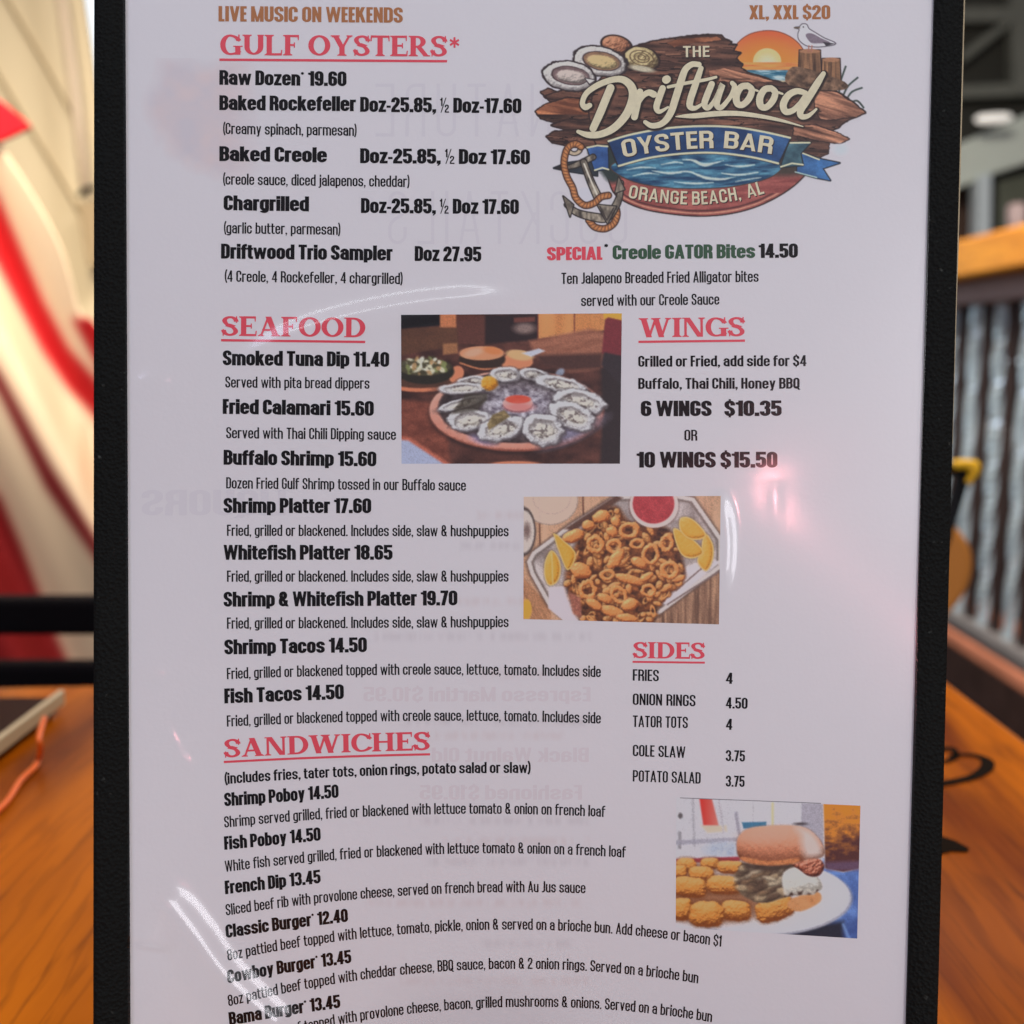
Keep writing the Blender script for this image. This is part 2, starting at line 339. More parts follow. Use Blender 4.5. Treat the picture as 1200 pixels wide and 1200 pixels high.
SANS = Face(.19, .165, .26, gap=.10)
SANS2 = Face(.16, .15, .25, gap=.13)
THIN = Face(.06, .06, .22, gap=.12)
SERIF = SerifFace(.225, .10, .5, gap=.03)

def quad(x0, y0, xm, ym, x1, y1):
    A = np.array([[x0*x0, x0, 1], [xm*xm, xm, 1], [x1*x1, x1, 1]]); return np.linalg.solve(A, [y0, ym, y1])
def lettering(name, text, face, x0, x1, y0, y1, cap, m, parent, mid=None, off=6e-5, rot=0.5, underline=None, track=0):
    V = []; Fc = []; pen = 0; items = []
    for ch in text:
        q, a = face.glyph(ch)
        items.append((pen, q)); pen += a+face.gap+track
    tot = pen-face.gap-track; sx = (x1-x0)/tot
    co = quad(x0, y0, mid[0], mid[1], x1, y1) if mid else np.array([0, (y1-y0)/(x1-x0), y0-(y1-y0)/(x1-x0)*x0])
    polys = []
    for px, q in items:
        for g in q:
            if isinstance(g, tuple):
                L, Rr = g[1], g[2]
                polys.append(([(px+p[0], p[1]) for p in L]+[(px+p[0], p[1]) for p in Rr], len(L)))
            else: polys.append(([(px+p[0], p[1]) for p in g], 0))
    if underline:
        n = 14; xs = np.linspace(-.03, tot+.0, n)
        polys.append(([(x, underline[0]) for x in xs]+[(x, underline[1]) for x in xs], n))
    for k, (pts, n) in enumerate(polys):
        p = np.array(pts); gx = x0+p[:, 0]*sx; by = co[0]*gx*gx+co[1]*gx+co[2]; sl = (2*co[0]*gx+co[1]); th = np.arctan(sl)*rot
        X = gx+p[:, 1]*cap*np.sin(th); Y = by-p[:, 1]*cap*np.cos(th)
        pw = P(X, Y, off+1.2e-6*(k % 9)); b = len(V); V += list(pw)
        if n: Fc += [(b+i, b+i+1, b+n+i+1, b+n+i) for i in range(n-1)]
        else: Fc.append(tuple(range(b, b+len(pts))))
    return mesh(name, V, Fc, m, parent)

# ------------------------------------------------------------------ a small numpy painter for the flat printed pictures
class Canvas:
    def __init__(s, corners, nx, ny, base):    # corners TL,TR,BR,BL in drawing units
        c = np.array(corners, float); u = np.linspace(0, 1, nx)[None, :, None]; v = np.linspace(0, 1, ny)[:, None, None]
        g = (c[0]*(1-u)+c[1]*u)*(1-v)+(c[3]*(1-u)+c[2]*u)*v
        s.X, s.Y = g[..., 0], g[..., 1]; s.nx, s.ny = nx, ny
        s.img = np.ones((ny, nx, 3))*np.array(base, float); s.px = abs(c[1][0]-c[0][0])/nx
        s.rng = np.random.RandomState(5)
    def noise(s, sx, sy, seed=0, rot=0, oct=3):
        r = np.random.RandomState(seed); out = 0; amp = 1; tot = 0; ca, sa = math.cos(rot), math.sin(rot)
        X = s.X*ca+s.Y*sa; Y = -s.X*sa+s.Y*ca
        for o in range(oct):
            t = r.rand(64, 64); x = X/sx*2**o; y = Y/sy*2**o; xi = np.floor(x).astype(int); yi = np.floor(y).astype(int); fx = x-xi; fy = y-yi
            fx = fx*fx*(3-2*fx); fy = fy*fy*(3-2*fy)
            a = t[yi % 64, xi % 64]; b = t[yi % 64, (xi+1) % 64]; c = t[(yi+1) % 64, xi % 64]; d = t[(yi+1) % 64, (xi+1) % 64]
            out = out+amp*((a*(1-fx)+b*fx)*(1-fy)+(c*(1-fx)+d*fx)*fy); tot += amp; amp *= .55
        return out/tot
    def ell(s, cx, cy, rx, ry, rot=0):
        ca, sa = math.cos(R(rot)), math.sin(R(rot)); x = s.X-cx; y = s.Y-cy
        return (np.hypot((x*ca+y*sa)/rx, (-x*sa+y*ca)/ry)-1)*min(rx, ry)
    def poly(s, pts, smooth=0):
        p = smoothpts(pts, smooth, True) if smooth else np.array(pts, float)
        d = np.full(s.X.shape, 1e9); ins = np.zeros(s.X.shape, bool); N = len(p)
        for i in range(N):
            a, b = p[i], p[(i+1) % N]; e = b-a; wx = s.X-a[0]; wy = s.Y-a[1]
            t = np.clip((wx*e[0]+wy*e[1])/(e@e+1e-9), 0, 1); d = np.minimum(d, (wx-t*e[0])**2+(wy-t*e[1])**2)
            c = (a[1] <= s.Y) != (b[1] <= s.Y)
            if abs(e[1]) > 1e-9: ins ^= c & (s.X < a[0]+(s.Y-a[1])/e[1]*e[0])
        d = np.sqrt(d); return np.where(ins, -d, d)
    def line(s, pts, r=1.0, smooth=0):          # pts may carry their own radius as a third number
        p = np.array([tuple(q)+((r,) if len(q) == 2 else ()) for q in pts], float)
        if smooth: p = smoothpts(p, smooth)
        d = np.full(s.X.shape, 1e9)
        for a, b in zip(p[:-1], p[1:]):
            e = b[:2]-a[:2]; wx = s.X-a[0]; wy = s.Y-a[1]; t = np.clip((wx*e[0]+wy*e[1])/(e@e+1e-9), 0, 1)
            d = np.minimum(d, np.hypot(wx-t*e[0], wy-t*e[1])-(a[2]+(b[2]-a[2])*t))
        return d
    def fill(s, sd, col, aa=None, al=1.0):
        aa = aa or s.px*1.2; a = (np.clip(.5-sd/aa, 0, 1)*al)[..., None]
        col = np.asarray(col, float)
        s.img = s.img*(1-a)+col*a
    def mix(s, c0, c1, t): t = np.clip(t, 0, 1)[..., None]; return np.array(c0, float)*(1-t)+np.array(c1, float)*t
    def solid(s, sd, rad, cols, tex=0, ts=12, seed=0, spec=0, L=(-.45, -.60, .66), al=1, aa=None, mask=None):   # a printed picture of something round: tone from its own relief
        t = np.clip(-sd/rad, 0, 1); hgt = rad*np.sqrt(np.maximum(1-(1-t)**2, 1e-4)*1.0)
        if tex: hgt = hgt+tex*(s.noise(ts, ts*.85, seed)-.5)*2
        gy, gx = np.gradient(hgt); gx = gx/s.px; gy = gy/s.px; q = np.sqrt(gx*gx+gy*gy+1); n = (-gx/q, -gy/q, 1/q)
        sh = np.clip(n[0]*L[0]+n[1]*L[1]+n[2]*L[2], 0, 1); c0, c1, c2 = [np.array(k, float) for k in cols]; a = sh[..., None]
        col = np.where(a < .6, c0+(c1-c0)*a/.6, c1+(c2-c1)*(a-.6)/.4)
        if spec: col = col+spec*(np.clip(sh, 0, 1)**14)[..., None]
        s.fill(sd if mask is None else mask, col, aa, al)
    def blur(s, k=1, t=.25):
        for _ in range(k):
            for ax in (0, 1):
                a = np.pad(s.img, [(1, 1) if i == ax else (0, 0) for i in range(3)], 'edge'); n = s.img.shape[ax]
                s.img = a.take(range(0, n), ax)*t+a.take(range(1, n+1), ax)*(1-2*t)+a.take(range(2, n+2), ax)*t
    def obj(s, name, m, parent, tomap, off=4e-5, trim=False):
        px, py = tomap(s.X, s.Y); v = P(px, py, off).reshape(-1, 3); f = gridfaces(s.ny, s.nx); col = ink(np.clip(s.img, 0, 255)).reshape(-1, 3)
        if trim:                # leave out what is bare paper
            on = np.abs(s.img-np.array((184, 177, 184.))).sum(-1).ravel() > 2.5; f = f[on[f].any(1)]; used = np.unique(f); idx = np.zeros(len(v), int); idx[used] = np.arange(len(used)); f = idx[f]; v = v[used]; col = col[used]
        return mesh(name, v, f, m, parent, cols=col)

# ------------------------------------------------------------------ materials
M_paper = mat("white_paper", (.80, .80, .80), .55, .25, bump=.05, scale=900)
M_black = mat("black_ink", (.004, .003, .004), .6, .1)
M_red = mat("red_ink", ink((206, 66, 82)), .5, .3)
M_green = mat("green_ink", ink((38, 66, 46)), .5, .3)
M_brown = mat("brown_ink", ink((142, 88, 52)), .5, .3)
M_cream = mat("cream_ink", ink((226, 212, 184)), .5, .3, var=.16, scale=700)
M_ghost = mat("ink_showing_through", (.757, .752, .766), .55, .25)
M_ghost2 = mat("pink_ink_showing_through", (.765, .73, .735), .55, .25)
def print_mat():
    m = bpy.data.materials.new("colour_print"); m.use_nodes = True; n = m.node_tree.nodes; b = n["Principled BSDF"]
    a = n.new("ShaderNodeVertexColor"); a.layer_name = "print"; m.node_tree.links.new(a.outputs["Color"], b.inputs["Base Color"])
    b.inputs["Roughness"].default_value = .5; b.inputs["Specular IOR Level"].default_value = .3; return m
M_print = print_mat()
def trim_mat():
    m = mat("black_leatherette", (.010, .011, .010), .75, .12); n = m.node_tree.nodes; L = m.node_tree.links; b = n["Principled BSDF"]
    tc = n.new("ShaderNodeTexCoord"); v = n.new("ShaderNodeTexVoronoi"); v.inputs["Scale"].default_value = 1100
    bp = n.new("ShaderNodeBump"); bp.inputs["Strength"].default_value = .8; bp.inputs["Distance"].default_value = .0006
    L.new(tc.outputs["Object"], v.inputs["Vector"]); L.new(v.outputs["Distance"], bp.inputs["Height"]); L.new(bp.outputs["Normal"], b.inputs["Normal"])
    ns = n.new("ShaderNodeTexNoise"); ns.inputs["Scale"].default_value = 420; ns.inputs["Detail"].default_value = 3
    rp = n.new("ShaderNodeValToRGB"); rp.color_ramp.elements[0].position = .70; rp.color_ramp.elements[0].color = (.007, .008, .007, 1)
    rp.color_ramp.elements[1].position = .80; rp.color_ramp.elements[1].color = (.055, .06, .052, 1)
    L.new(tc.outputs["Object"], ns.inputs["Vector"]); L.new(ns.outputs["Fac"], rp.inputs[0]); L.new(rp.outputs[0], b.inputs["Base Color"])
    return m
M_trim = trim_mat()
def sleeve_mat():
    m = bpy.data.materials.new("clear_plastic"); m.use_nodes = True; n = m.node_tree.nodes; L = m.node_tree.links
    n.remove(n["Principled BSDF"]); o = n["Material Output"]
    t = n.new("ShaderNodeBsdfTransparent"); g = n.new("ShaderNodeBsdfGlossy"); g.inputs["Roughness"].default_value = .08
    mx = n.new("ShaderNodeMixShader"); ge = n.new("ShaderNodeNewGeometry"); dt = n.new("ShaderNodeVectorMath"); dt.operation = 'DOT_PRODUCT'
    L.new(ge.outputs["Incoming"], dt.inputs[0]); L.new(ge.outputs["Normal"], dt.inputs[1])
    def mth(op, a, b):
        q = n.new("ShaderNodeMath"); q.operation = op
        for i, x in enumerate((a, b)):
            if x is None: continue
            if isinstance(x, (int, float)): q.inputs[i].default_value = x
            else: L.new(x, q.inputs[i])
        return q.outputs[0]
    sch = mth('ADD', mth('MULTIPLY', mth('POWER', mth('SUBTRACT', 1.0, mth('ABSOLUTE', dt.outputs["Value"], None)), 5.0), 0.94), 0.05)   # Schlick, same from both sides
    L.new(sch, mx.inputs[0]); L.new(t.outputs[0], mx.inputs[1]); L.new(g.outputs[0], mx.inputs[2]); L.new(mx.outputs[0], o.inputs["Surface"])
    g2 = n.new("ShaderNodeBsdfGlossy"); g2.inputs["Roughness"].default_value = .21; m2 = n.new("ShaderNodeMixShader"); m2.inputs[0].default_value = .62
    L.new(g.outputs[0], m2.inputs[1]); L.new(g2.outputs[0], m2.inputs[2]); L.new(m2.outputs[0], mx.inputs[2])
    return m
M_sleeve = sleeve_mat()

# ------------------------------------------------------------------ the menu
YT = -150.0
def oL(py): return 110.3-1.0*np.asarray(py)/1200
def oR(py): return 1129.5-31.0*np.asarray(py)/1200
def iL(py): return 147+6.0*np.asarray(py)/1200
def iR(py): return 1094-33.0*np.asarray(py)/1200
def ybot(px):                    # row at which the menu's lower edge meets the table top
    py = np.full(np.shape(px), 1300.0)
    for _ in range(40):
        z = P(px, py)[..., 2]; py = py+(z-0.0006)*F/D0*.8
    return py
def sheet(Lf, Rf, nx, ny, off, y0=YT, ymargin=0.0):
    u = np.linspace(0, 1, nx)
    yb = ybot(Lf(1300)+(Rf(1300)-Lf(1300))*u)-ymargin
    v = np.linspace(0, 1, ny)[:, None]; PY = y0+(yb[None, :]-y0)*v; PX = Lf(PY)+(Rf(PY)-Lf(PY))*u[None, :]
    return PX, PY
menu = empty("menu", tuple(float(x) for x in P(600., ybot(np.array([600.]))[0])))
tag(menu, "tall seafood menu in a clear plastic sleeve with black edging, standing on wooden table", "menu")
# page
PX, PY = sheet(iL, iR, 60, 80, 0, YT+36, 36)
mesh("page", P(PX, PY, 0).reshape(-1, 3), gridfaces(*PX.shape), M_paper, menu, True)
# backing card with thickness
def slab(name, Lf, Rf, o0, o1, m, y0=YT, ym=0, nx=40, ny=50):
    PX, PY = sheet(Lf, Rf, nx, ny, 0, y0, ym); a = P(PX, PY, o0).reshape(-1, 3); b = P(PX, PY, o1).reshape(-1, 3); n = len(a)
    f = [tuple(q) for q in gridfaces(ny, nx)]+[tuple(i+n for i in q[::-1]) for q in gridfaces(ny, nx)]
    rim = list(range(nx))+[i*nx+nx-1 for i in range(1, ny)]+list(range(ny*nx-2, (ny-1)*nx-1, -1))+[i*nx for i in range(ny-2, 0, -1)]
    f += [(rim[i], rim[i]+n, rim[(i+1) % len(rim)]+n, rim[(i+1) % len(rim)]) for i in range(len(rim))]
    return mesh(name, np.vstack([a, b]), f, m, menu)
slab("backing_card", oL, oR, -3e-4, -2.0e-3, M_trim)
# black edging: four bound strips, each with a softly rounded section
def strip(name, fa, fb, n=90, horiz=False):
    prof = [(0, -2.2e-3), (0, .3e-3), (.05, .9e-3), (.14, 1.15e-3), (.5, 1.2e-3), (.88, 1.1e-3), (.97, .8e-3), (1, .0e-3)]
    rows = []
    for t in np.linspace(0, 1, n):
        a, b = np.array(fa(t)), np.array(fb(t)); rows.append([P(*(a+(b-a)*w_), o_) for w_, o_ in prof])
    return mesh(name, np.array(rows).reshape(-1, 3), gridfaces(n, len(prof)), M_trim, menu, True)
def yb1(x): return float(ybot(np.array([float(x)]))[0])
strip("edge_trim", lambda t: (lambda y: (oL(y), y))(YT+(yb1(110)-YT)*t), lambda t: (lambda y: (iL(y), y))(YT+(yb1(150)-YT)*t))
strip("edge_trim", lambda t: (lambda y: (oR(y), y))(YT+(yb1(1098)-YT)*t), lambda t: (lambda y: (iR(y), y))(YT+(yb1(1061)-YT)*t))
strip("edge_trim", lambda t: (148+945*t, YT), lambda t: (148+945*t, YT+37))
strip("edge_trim", lambda t: (154+906*t, yb1(154+906*t)), lambda t: (154+906*t, yb1(154+906*t)-37))
# pale raw edge of the binding along the right side
n = 60; ys = np.linspace(YT, 520, n); a = P(oR(ys)-.4, ys, .1e-3); b = P(oR(ys)+1.5-1.2*np.clip((ys-250)/270, 0, 1), ys, -1.0e-3); c = P(oR(ys)+.4, ys, -2.3e-3)
mesh("raw_edge", np.stack([a, b, c], 1).reshape(-1, 3), gridfaces(n, 3), mat("raw_board_edge", (.55, .47, .30), .7, var=.3, scale=200), menu)

# ---- ink showing through from the other side of the page (reads mirrored)
def ghost(text, face, x0, x1, y, cap, m=M_ghost, y1=None, track=0): lettering("show_through_text", text, face, x0, x1, y, y1 or y, cap, m, menu, off=2e-5, track=track)
ghost("SIGNATURE", THIN, 735, 440, 160, 62, track=.08)
ghost("COCKTAILS", THIN, 735, 455, 286, 62, track=.08)
ghost("LIQUORS", MEDIUM, 335, 166, 604, 30)
ghost("Espresso Martini $10.95", MEDIUM, 692, 426, 822, 17, M_ghost2)
ghost("Black Walnut Old", MEDIUM, 690, 506, 893, 17, M_ghost2)
ghost("Fashioned $10.95", MEDIUM, 682, 492, 937, 17, M_ghost2)
cv = Canvas([(165, 68), (310, 68), (310, 215), (165, 215)], 90, 90, (184, 177, 184))
g = cv.poly([(196, 70), (240, 78), (300, 74), (308, 200), (250, 202), (214, 188), (190, 160), (172, 122), (186, 96)], 4)+10*(cv.noise(14, 14, 3)-.5)
cv.fill(g, cv.mix((173, 163, 172), (184, 166, 170), cv.noise(22, 22, 8)*1.6-.3), 22, .85)
fade = np.clip((310-cv.X)/40, 0, 1)[..., None]; cv.img = cv.img*fade+np.array((184, 177, 184))*(1-fade)
cv.obj("show_through_picture", M_print, menu, lambda x, y: (x, y), 1e-5, True)

cv = Canvas([(300, 560), (740, 560), (740, 1230), (300, 1230)], 300, 300, (184, 177, 184))
for k, (y, x0, x1) in enumerate([(604, 560, 700), (640, 540, 700), (705, 440, 690), (746, 440, 692), (790, 560, 690), (846, 470, 690), (862, 500, 660), (962, 480, 690), (986, 520, 690), (1010, 500, 690), (1058, 430, 680), (1106, 560, 670), (1150, 470, 690)]):
    d = np.maximum(np.abs(cv.Y-y)-4.5, np.maximum(x0-cv.X, cv.X-x1)); word = cv.noise(5.5, 30, 40+k, 0, 2)
    cv.fill(d, (172, 164, 171) if k % 2 else (178, 165, 170), 7, .6*np.clip(word*2.2-.55, 0, 1))
cv.fill(cv.ell(560, 1210, 110, 60)+14*(cv.noise(20, 20, 61)-.5), (174, 166, 173), 40, .6)
cv.obj("show_through_picture", M_print, menu, lambda x, y: (x, y), 1e-5, True)

# ---- the lettering
def T(name, *a, **k): lettering(name, *a[:7], a[7], menu, **k)
def dish(text, x0, x1, y0, y1, cap=17.5, m=M_black, **k): T("dish_name", text, HEAVY, x0, x1, y0, y1, cap, m, **k)
def desc(text, x0, x1, y0, y1, cap=13.2, face=LIGHT, **k): T("dish_description", text, face, x0, x1, y0, y1, cap, M_black, **k)
def price(text, x0, x1, y0, y1, cap=17.5, face=HEAVY, **k): T("price_text", text, face, x0, x1, y0, y1, cap, M_black, **k)
def head(text, x0, x1, y0, y1, cap, ul=(-.29, -.17), **k): T("section_heading", text, SERIF, x0, x1, y0, y1, cap, M_red, underline=ul, **k)
T("notice_text", "LIVE MUSIC ON WEEKENDS", BROWN, 256, 472, 25, 26.7, 18, M_brown)
T("notice_text", "XL, XXL $20", BROWN, 878, 973, 22.6, 22.4, 16.5, M_brown)
head("GULF OYSTERS", 258, 524, 64.4, 66.2, 24)
T("section_heading", "*", SERIF, 526, 539, 66.5, 66.6, 24, M_red)
dish("Raw Dozen* 19.60", 257, 406, 99.3, 101, 17.3)
dish("Baked Rockefeller", 257, 417, 129, 130.3); price("Doz-25.85, \u00bd Doz-17.60", 422, 611, 131, 132.8)
desc("(Creamy spinach, parmesan)", 261, 418, 157, 159.3)
dish("Baked Creole", 257, 383, 188.7, 190.3); price("Doz-25.85, \u00bd Doz 17.60", 422, 621, 191.2, 192.8)
desc("(creole sauce, diced jalapenos, cheddar)", 261, 480, 216.3, 219.2)
dish("Chargrilled", 262, 362, 246.3, 247.7); price("Doz-25.85, \u00bd Doz 17.60", 423, 608, 249.6, 251)
desc("(garlic butter, parmesan)", 262, 399, 273.4, 275.3)
dish("Driftwood Trio Sampler", 259, 460, 303, 305.4); price("Doz 27.95", 486, 564, 305.8, 306.6)
desc("(4 Creole, 4 Rockefeller, 4 chargrilled)", 263, 472, 330, 333)
T("dish_name", "SPECIAL", HEAVY, 641, 706, 305.2, 304.4, 15.6, M_red); T("dish_name", "*", HEAVY, 708, 713, 304.4, 304.3, 20, M_black)
T("dish_name", "Creole GATOR Bites", HEAVY, 718, 885, 304, 302.4, 16.6, M_green); price("14.50", 889, 935, 302.3, 302, 16.8)
desc("Ten Jalapeno Breaded Fried Alligator bites", 658, 889, 332.8, 330.3); desc("served with our Creole Sauce", 681, 843, 358.8, 357)
head("SEAFOOD", 260, 428, 393.4, 395.4, 23)
dish("Smoked Tuna Dip 11.40", 261, 456, 428, 430); desc("Served with pita bread dippers", 264, 433, 454.2, 455.6)
dish("Fried Calamari 15.60", 261, 438, 485, 487.4); desc("Served with Thai Chili Dipping sauce", 265, 464, 513.6, 515.6)
dish("Buffalo Shrimp 15.60", 262, 441, 544.6, 546.6); desc("Dozen Fried Gulf Shrimp tossed in our Buffalo sauce", 265, 546, 572.4, 575.2)
FGB = "Fried, grilled or blackened. Includes side, slaw & hushpuppies"; FGT = "Fried, grilled or blackened topped with creole sauce, lettuce, tomato. Includes side"
dish("Shrimp Platter 17.60", 262, 435, 601, 601.4); desc(FGB, 266, 596, 628, 628.6)
dish("Whitefish Platter 18.65", 262, 460, 656, 656); desc(FGB, 266, 596, 681.8, 681.6)
dish("Shrimp & Whitefish Platter 19.70", 262, 536, 711, 709.4); desc(FGB, 266, 596, 736.8, 735)
dish("Shrimp Tacos 14.50", 263, 430, 767, 764.2); desc(FGT, 266, 704, 796, 793.6, mid=(480, 790.8))
dish("Fish Tacos 14.50", 263, 403, 824.4, 819.2); desc(FGT, 266, 704, 851.6, 848, mid=(480, 845))
head("WINGS", 749, 873, 395.4, 394, 22.5)
desc("Grilled or Fried, add side for $4", 748, 945, 429.8, 429, 12.8, MEDIUM); desc("Buffalo, Thai Chili, Honey BBQ", 748, 937, 455.8, 455.4, 12.8, MEDIUM)
dish("6 WINGS", 751, 834, 487.8, 487.6, 18.2); price("$10.35", 849, 916, 487.6, 487.4, 18.2)
desc("OR", 802, 817, 516.4, 516.4, 12.8); dish("10 WINGS $15.50", 746, 911, 548, 548, 18.6)
head("SIDES", 742, 826, 771.2, 772.2, 19)
for nm, x1, y0, y1, pr, px1, yp in [("FRIES", 772, 797.6, 798.4, "4", 858.5, 801.2), ("ONION RINGS", 815, 826, 827.8, "4.50", 876, 830.4),
        ("TATOR TOTS", 806, 851.8, 853.4, "4", 858, 855.2), ("COLE SLAW", 803, 886, 888.2, "3.75", 873, 892.2), ("POTATO SALAD", 821, 915.8, 918.4, "3.75", 872.5, 922)]:
    T("dish_name", nm, LIGHT, 741.5, x1, y0, y1, 13.4, M_black); price(pr, 850.5, px1, yp-.3, yp+.3, 13.0, MEDIUM if len(pr) > 1 else MEDIUM)
head("SANDWICHES", 263, 504, 888, 879, 21.5, mid=(390, 882.2))
desc("(includes fries, tater tots, onion rings, potato salad or slaw)", 263, 622, 919, 906, 13, MEDIUM, mid=(450, 908.5))
dish("Shrimp Poboy 14.50", 263, 397, 945, 934.8, 15.8); desc("Shrimp served grilled, fried or blackened with lettuce tomato & onion on french loaf", 263, 709, 970, 957.5, mid=(480, 955))
dish("Fish Poboy 14.50", 263, 376, 996, 985, 15.8); desc("White fish served grilled, fried or blackened with lettuce tomato & onion on a french loaf", 264, 733, 1022, 1005, mid=(500, 1001.5))
dish("French Dip 13.45", 264, 376, 1048, 1034.8, 15.8); desc("Sliced beef rib with provolone cheese, served on french bread with Au Jus sauce", 265, 686, 1073, 1047, mid=(470, 1050))
dish("Classic Burger* 12.40", 265, 408, 1099.4, 1080.2, 15.6, mid=(336, 1089)); desc("8oz pattied beef topped with lettuce, tomato, pickle, onion & served on a brioche bun. Add cheese or bacon $1", 267, 845, 1126, 1109.5, mid=(600, 1089.5))
dish("Cowboy Burger* 13.45", 267, 412, 1152.6, 1128.4, 15.6, mid=(339, 1139.5)); desc("8oz pattied beef topped with cheddar cheese, BBQ sauce, bacon & 2 onion rings. Served on a brioche bun", 268, 818, 1179.5, 1152.5, mid=(590, 1135.5))
dish("Bama Burger* 13.45", 269, 399, 1202, 1181, 15.6, mid=(334, 1190.5)); desc("8oz pattied beef topped with provolone cheese, bacon, grilled mushrooms & onions. Served on a brioche bun", 269, 834, 1231, 1198, mid=(585, 1180.5))
def rule(x0, y0, x1, y1, t, m):
    xs = np.linspace(x0, x1, 10); y = np.linspace(y0, y1, 10); v = np.vstack([P(xs, y, 7e-5), P(xs, y+t, 7e-5)]); mesh("printed_rule", v, [(i, i+1, i+11, i+10) for i in range(9)], m, menu)
rule(797, 934.6, 962, 941.0, .8, mat("grey_ink", ink((105, 98, 105)), .5))

# ---- logo
DRIFT = {   # brush paths x, y, half-width
 'D': [[(715.5,103,4.6),(710,116,4.6),(703,133,4.6),(695,150.5,4.2)],
       [(691,123.5,3.0),(686,125.5,3.6),(682.5,120.5,3.0),(687.5,109,3.2),(702,99,3.5),(720,93,3.6),(732,94.2,4.2),(740.5,103,4.9),(741.3,116,5.0),(734,134,4.8),(720,149.5,4.4),(704,157.2,4.0),(689,158,3.6),(677.5,154.2,2.2)]],
 'r': [[(750,107.5,3.8),(747,121,4),(743.5,137,4)], [(746.5,124,2.2),(753,113,3),(760,108.5,3.6),(766,110.5,4)]],
 'i': [[(776.5,103.5,3.8),(772,116,3.9),(769.3,126,3.6),(773,130.8,2.6),(783,125.5,1.2)], [(780.6,93.4,4.8),(781.6,92.8,4.6)]],
 'f': [[(819,75.6,3.2),(811,75.4,3.4),(803.5,81,3.8),(799,92,4.2),(792.4,113,4.3),(785.5,133,4.1),(776,144.5,3.6),(764,147.3,3.2),(756,143,2.4)], [(783,102,1.8),(805,97.2,2.0),(825,93.8,1.9),(839,90.4,1.6)]],
 't': [[(821.5,80,3.0),(815,99,3.9),(809,117,4.0),(808.8,125,3.6),(815,126.6,2.6),(824,121,1.4)]],
 'w': [[(834,98.5,3.7),(828.5,112,3.9),(825.5,122,3.7),(830,126.4,3.0),(838.5,116,2.6),(846.5,99,3.5),(841.8,113,3.8),(840,122.5,3.6),(845,126,3.0),(855.5,114,2.6),(860.8,102.5,3.2),(858,97.2,2.6)]],
 'o': [[(876,100.5,3.8),(868.5,102,3.9),(863,111.5,4.2),(864,121,4.0),(870.5,122.6,3.7),(878,115,3.9),(881,105.5,3.7),(876.5,100.5,3.6)], [(881,104,1.6),(888,106.5,1.2)],
       [(903.5,103.5,3.8),(896,105,3.9),(890.5,114.5,4.2),(891.5,124,4.0),(898,125.6,3.7),(905.5,118,3.9),(908.5,108.5,3.7),(904,103.5,3.6)], [(908.5,107,1.6),(917,110,1.2)]],
 'd': [[(944,109,3.0),(934,106.8,3.6),(924,111.5,4.0),(918,122,4.2),(920.5,130.6,3.8),(929,129.5,3.4),(938,121,3.2),(944,112,3.0)], [(965,86.2,2.8),(957,99,4.2),(945,118.5,4.3),(938,130,4.0),(939.5,136.5,3.4),(947.5,135.5,2.6),(956.5,128,1.4)]],
 '_': [[(792,136.6,.6),(803,136,2.2),(815,135.6,3.0),(840,133.2,3.2),(865,133,2.9),(890,136,2.4),(915,141,1.8),(941,148.2,.6)]]}
logo_c = Canvas([(620, 22), (1022, 22), (1022, 276), (620, 276)], 660, 417, (184, 177, 184)); c = logo_c
DK = (42, 28, 27)
wood = c.mix((52, 34, 31), (124, 82, 66), c.noise(46, 5, 11, R(4))*1.7-.42); crack = np.abs(c.noise(60, 7, 12, R(3))-.5)
wood = np.where((crack < .018)[..., None], np.array((36, 24, 23.)), wood)
warm = c.mix((92, 52, 38), (190, 120, 84), c.noise(40, 4, 14, R(10))*1.7-.4); warmR = c.mix((74, 46, 38), (192, 132, 104), c.noise(40, 3.4, 15, R(16))*1.8-.45)
def plank(pts, col, edge=1.7):
    d = c.poly(pts); d = d+2.2*(c.noise(7, 3, 21)-.5); c.fill(d-edge, DK); c.fill(d, col)
# grass first, behind the boards
for g in ([(984,118),(984,100),(991,78)], [(986,118),(993,102),(1005,91)], [(990,120),(998,108),(1010,103)], [(994,122),(1004,118),(1012,126)], [(981,112),(978,98),(985,86)]):
    c.fill(c.line(g, 1.1, 6), (52, 62, 58))
# sunset
d = c.poly([(862,79),(858,66),(864,52),(878,41),(898,36.5),(916,39),(932,48),(942,62),(942,82)], 6)
sky = c.mix((198, 88, 54), (232, 158, 84), (c.Y-36)/40+.12*(c.noise(40, 5, 31)-.5)); c.fill(d-1.2, (120, 60, 44)); c.fill(d, sky)
c.fill(c.ell(899, 74, 30, 24), (240, 150, 62), 18, .7); c.fill(c.ell(899, 72, 16.5, 15.5), (247, 226, 160)); c.fill(c.ell(899, 74, 10, 9), (252, 240, 200), 8)
c.fill(c.poly([(858,73),(942,73),(942,83),(866,83)]), c.mix((178, 98, 56), (238, 178, 98), c.noise(22, 2.4, 33)*1.8-.4))
c.fill(c.poly([(868,82),(930,82),(930,99),(880,99)]), c.mix((36, 84, 108), (206, 214, 214), c.noise(16, 3.2, 35)*2.2-.75))
c.fill(c.poly([(878,94),(926,95),(924,101),(890,100)]), (214, 170, 122), 3)
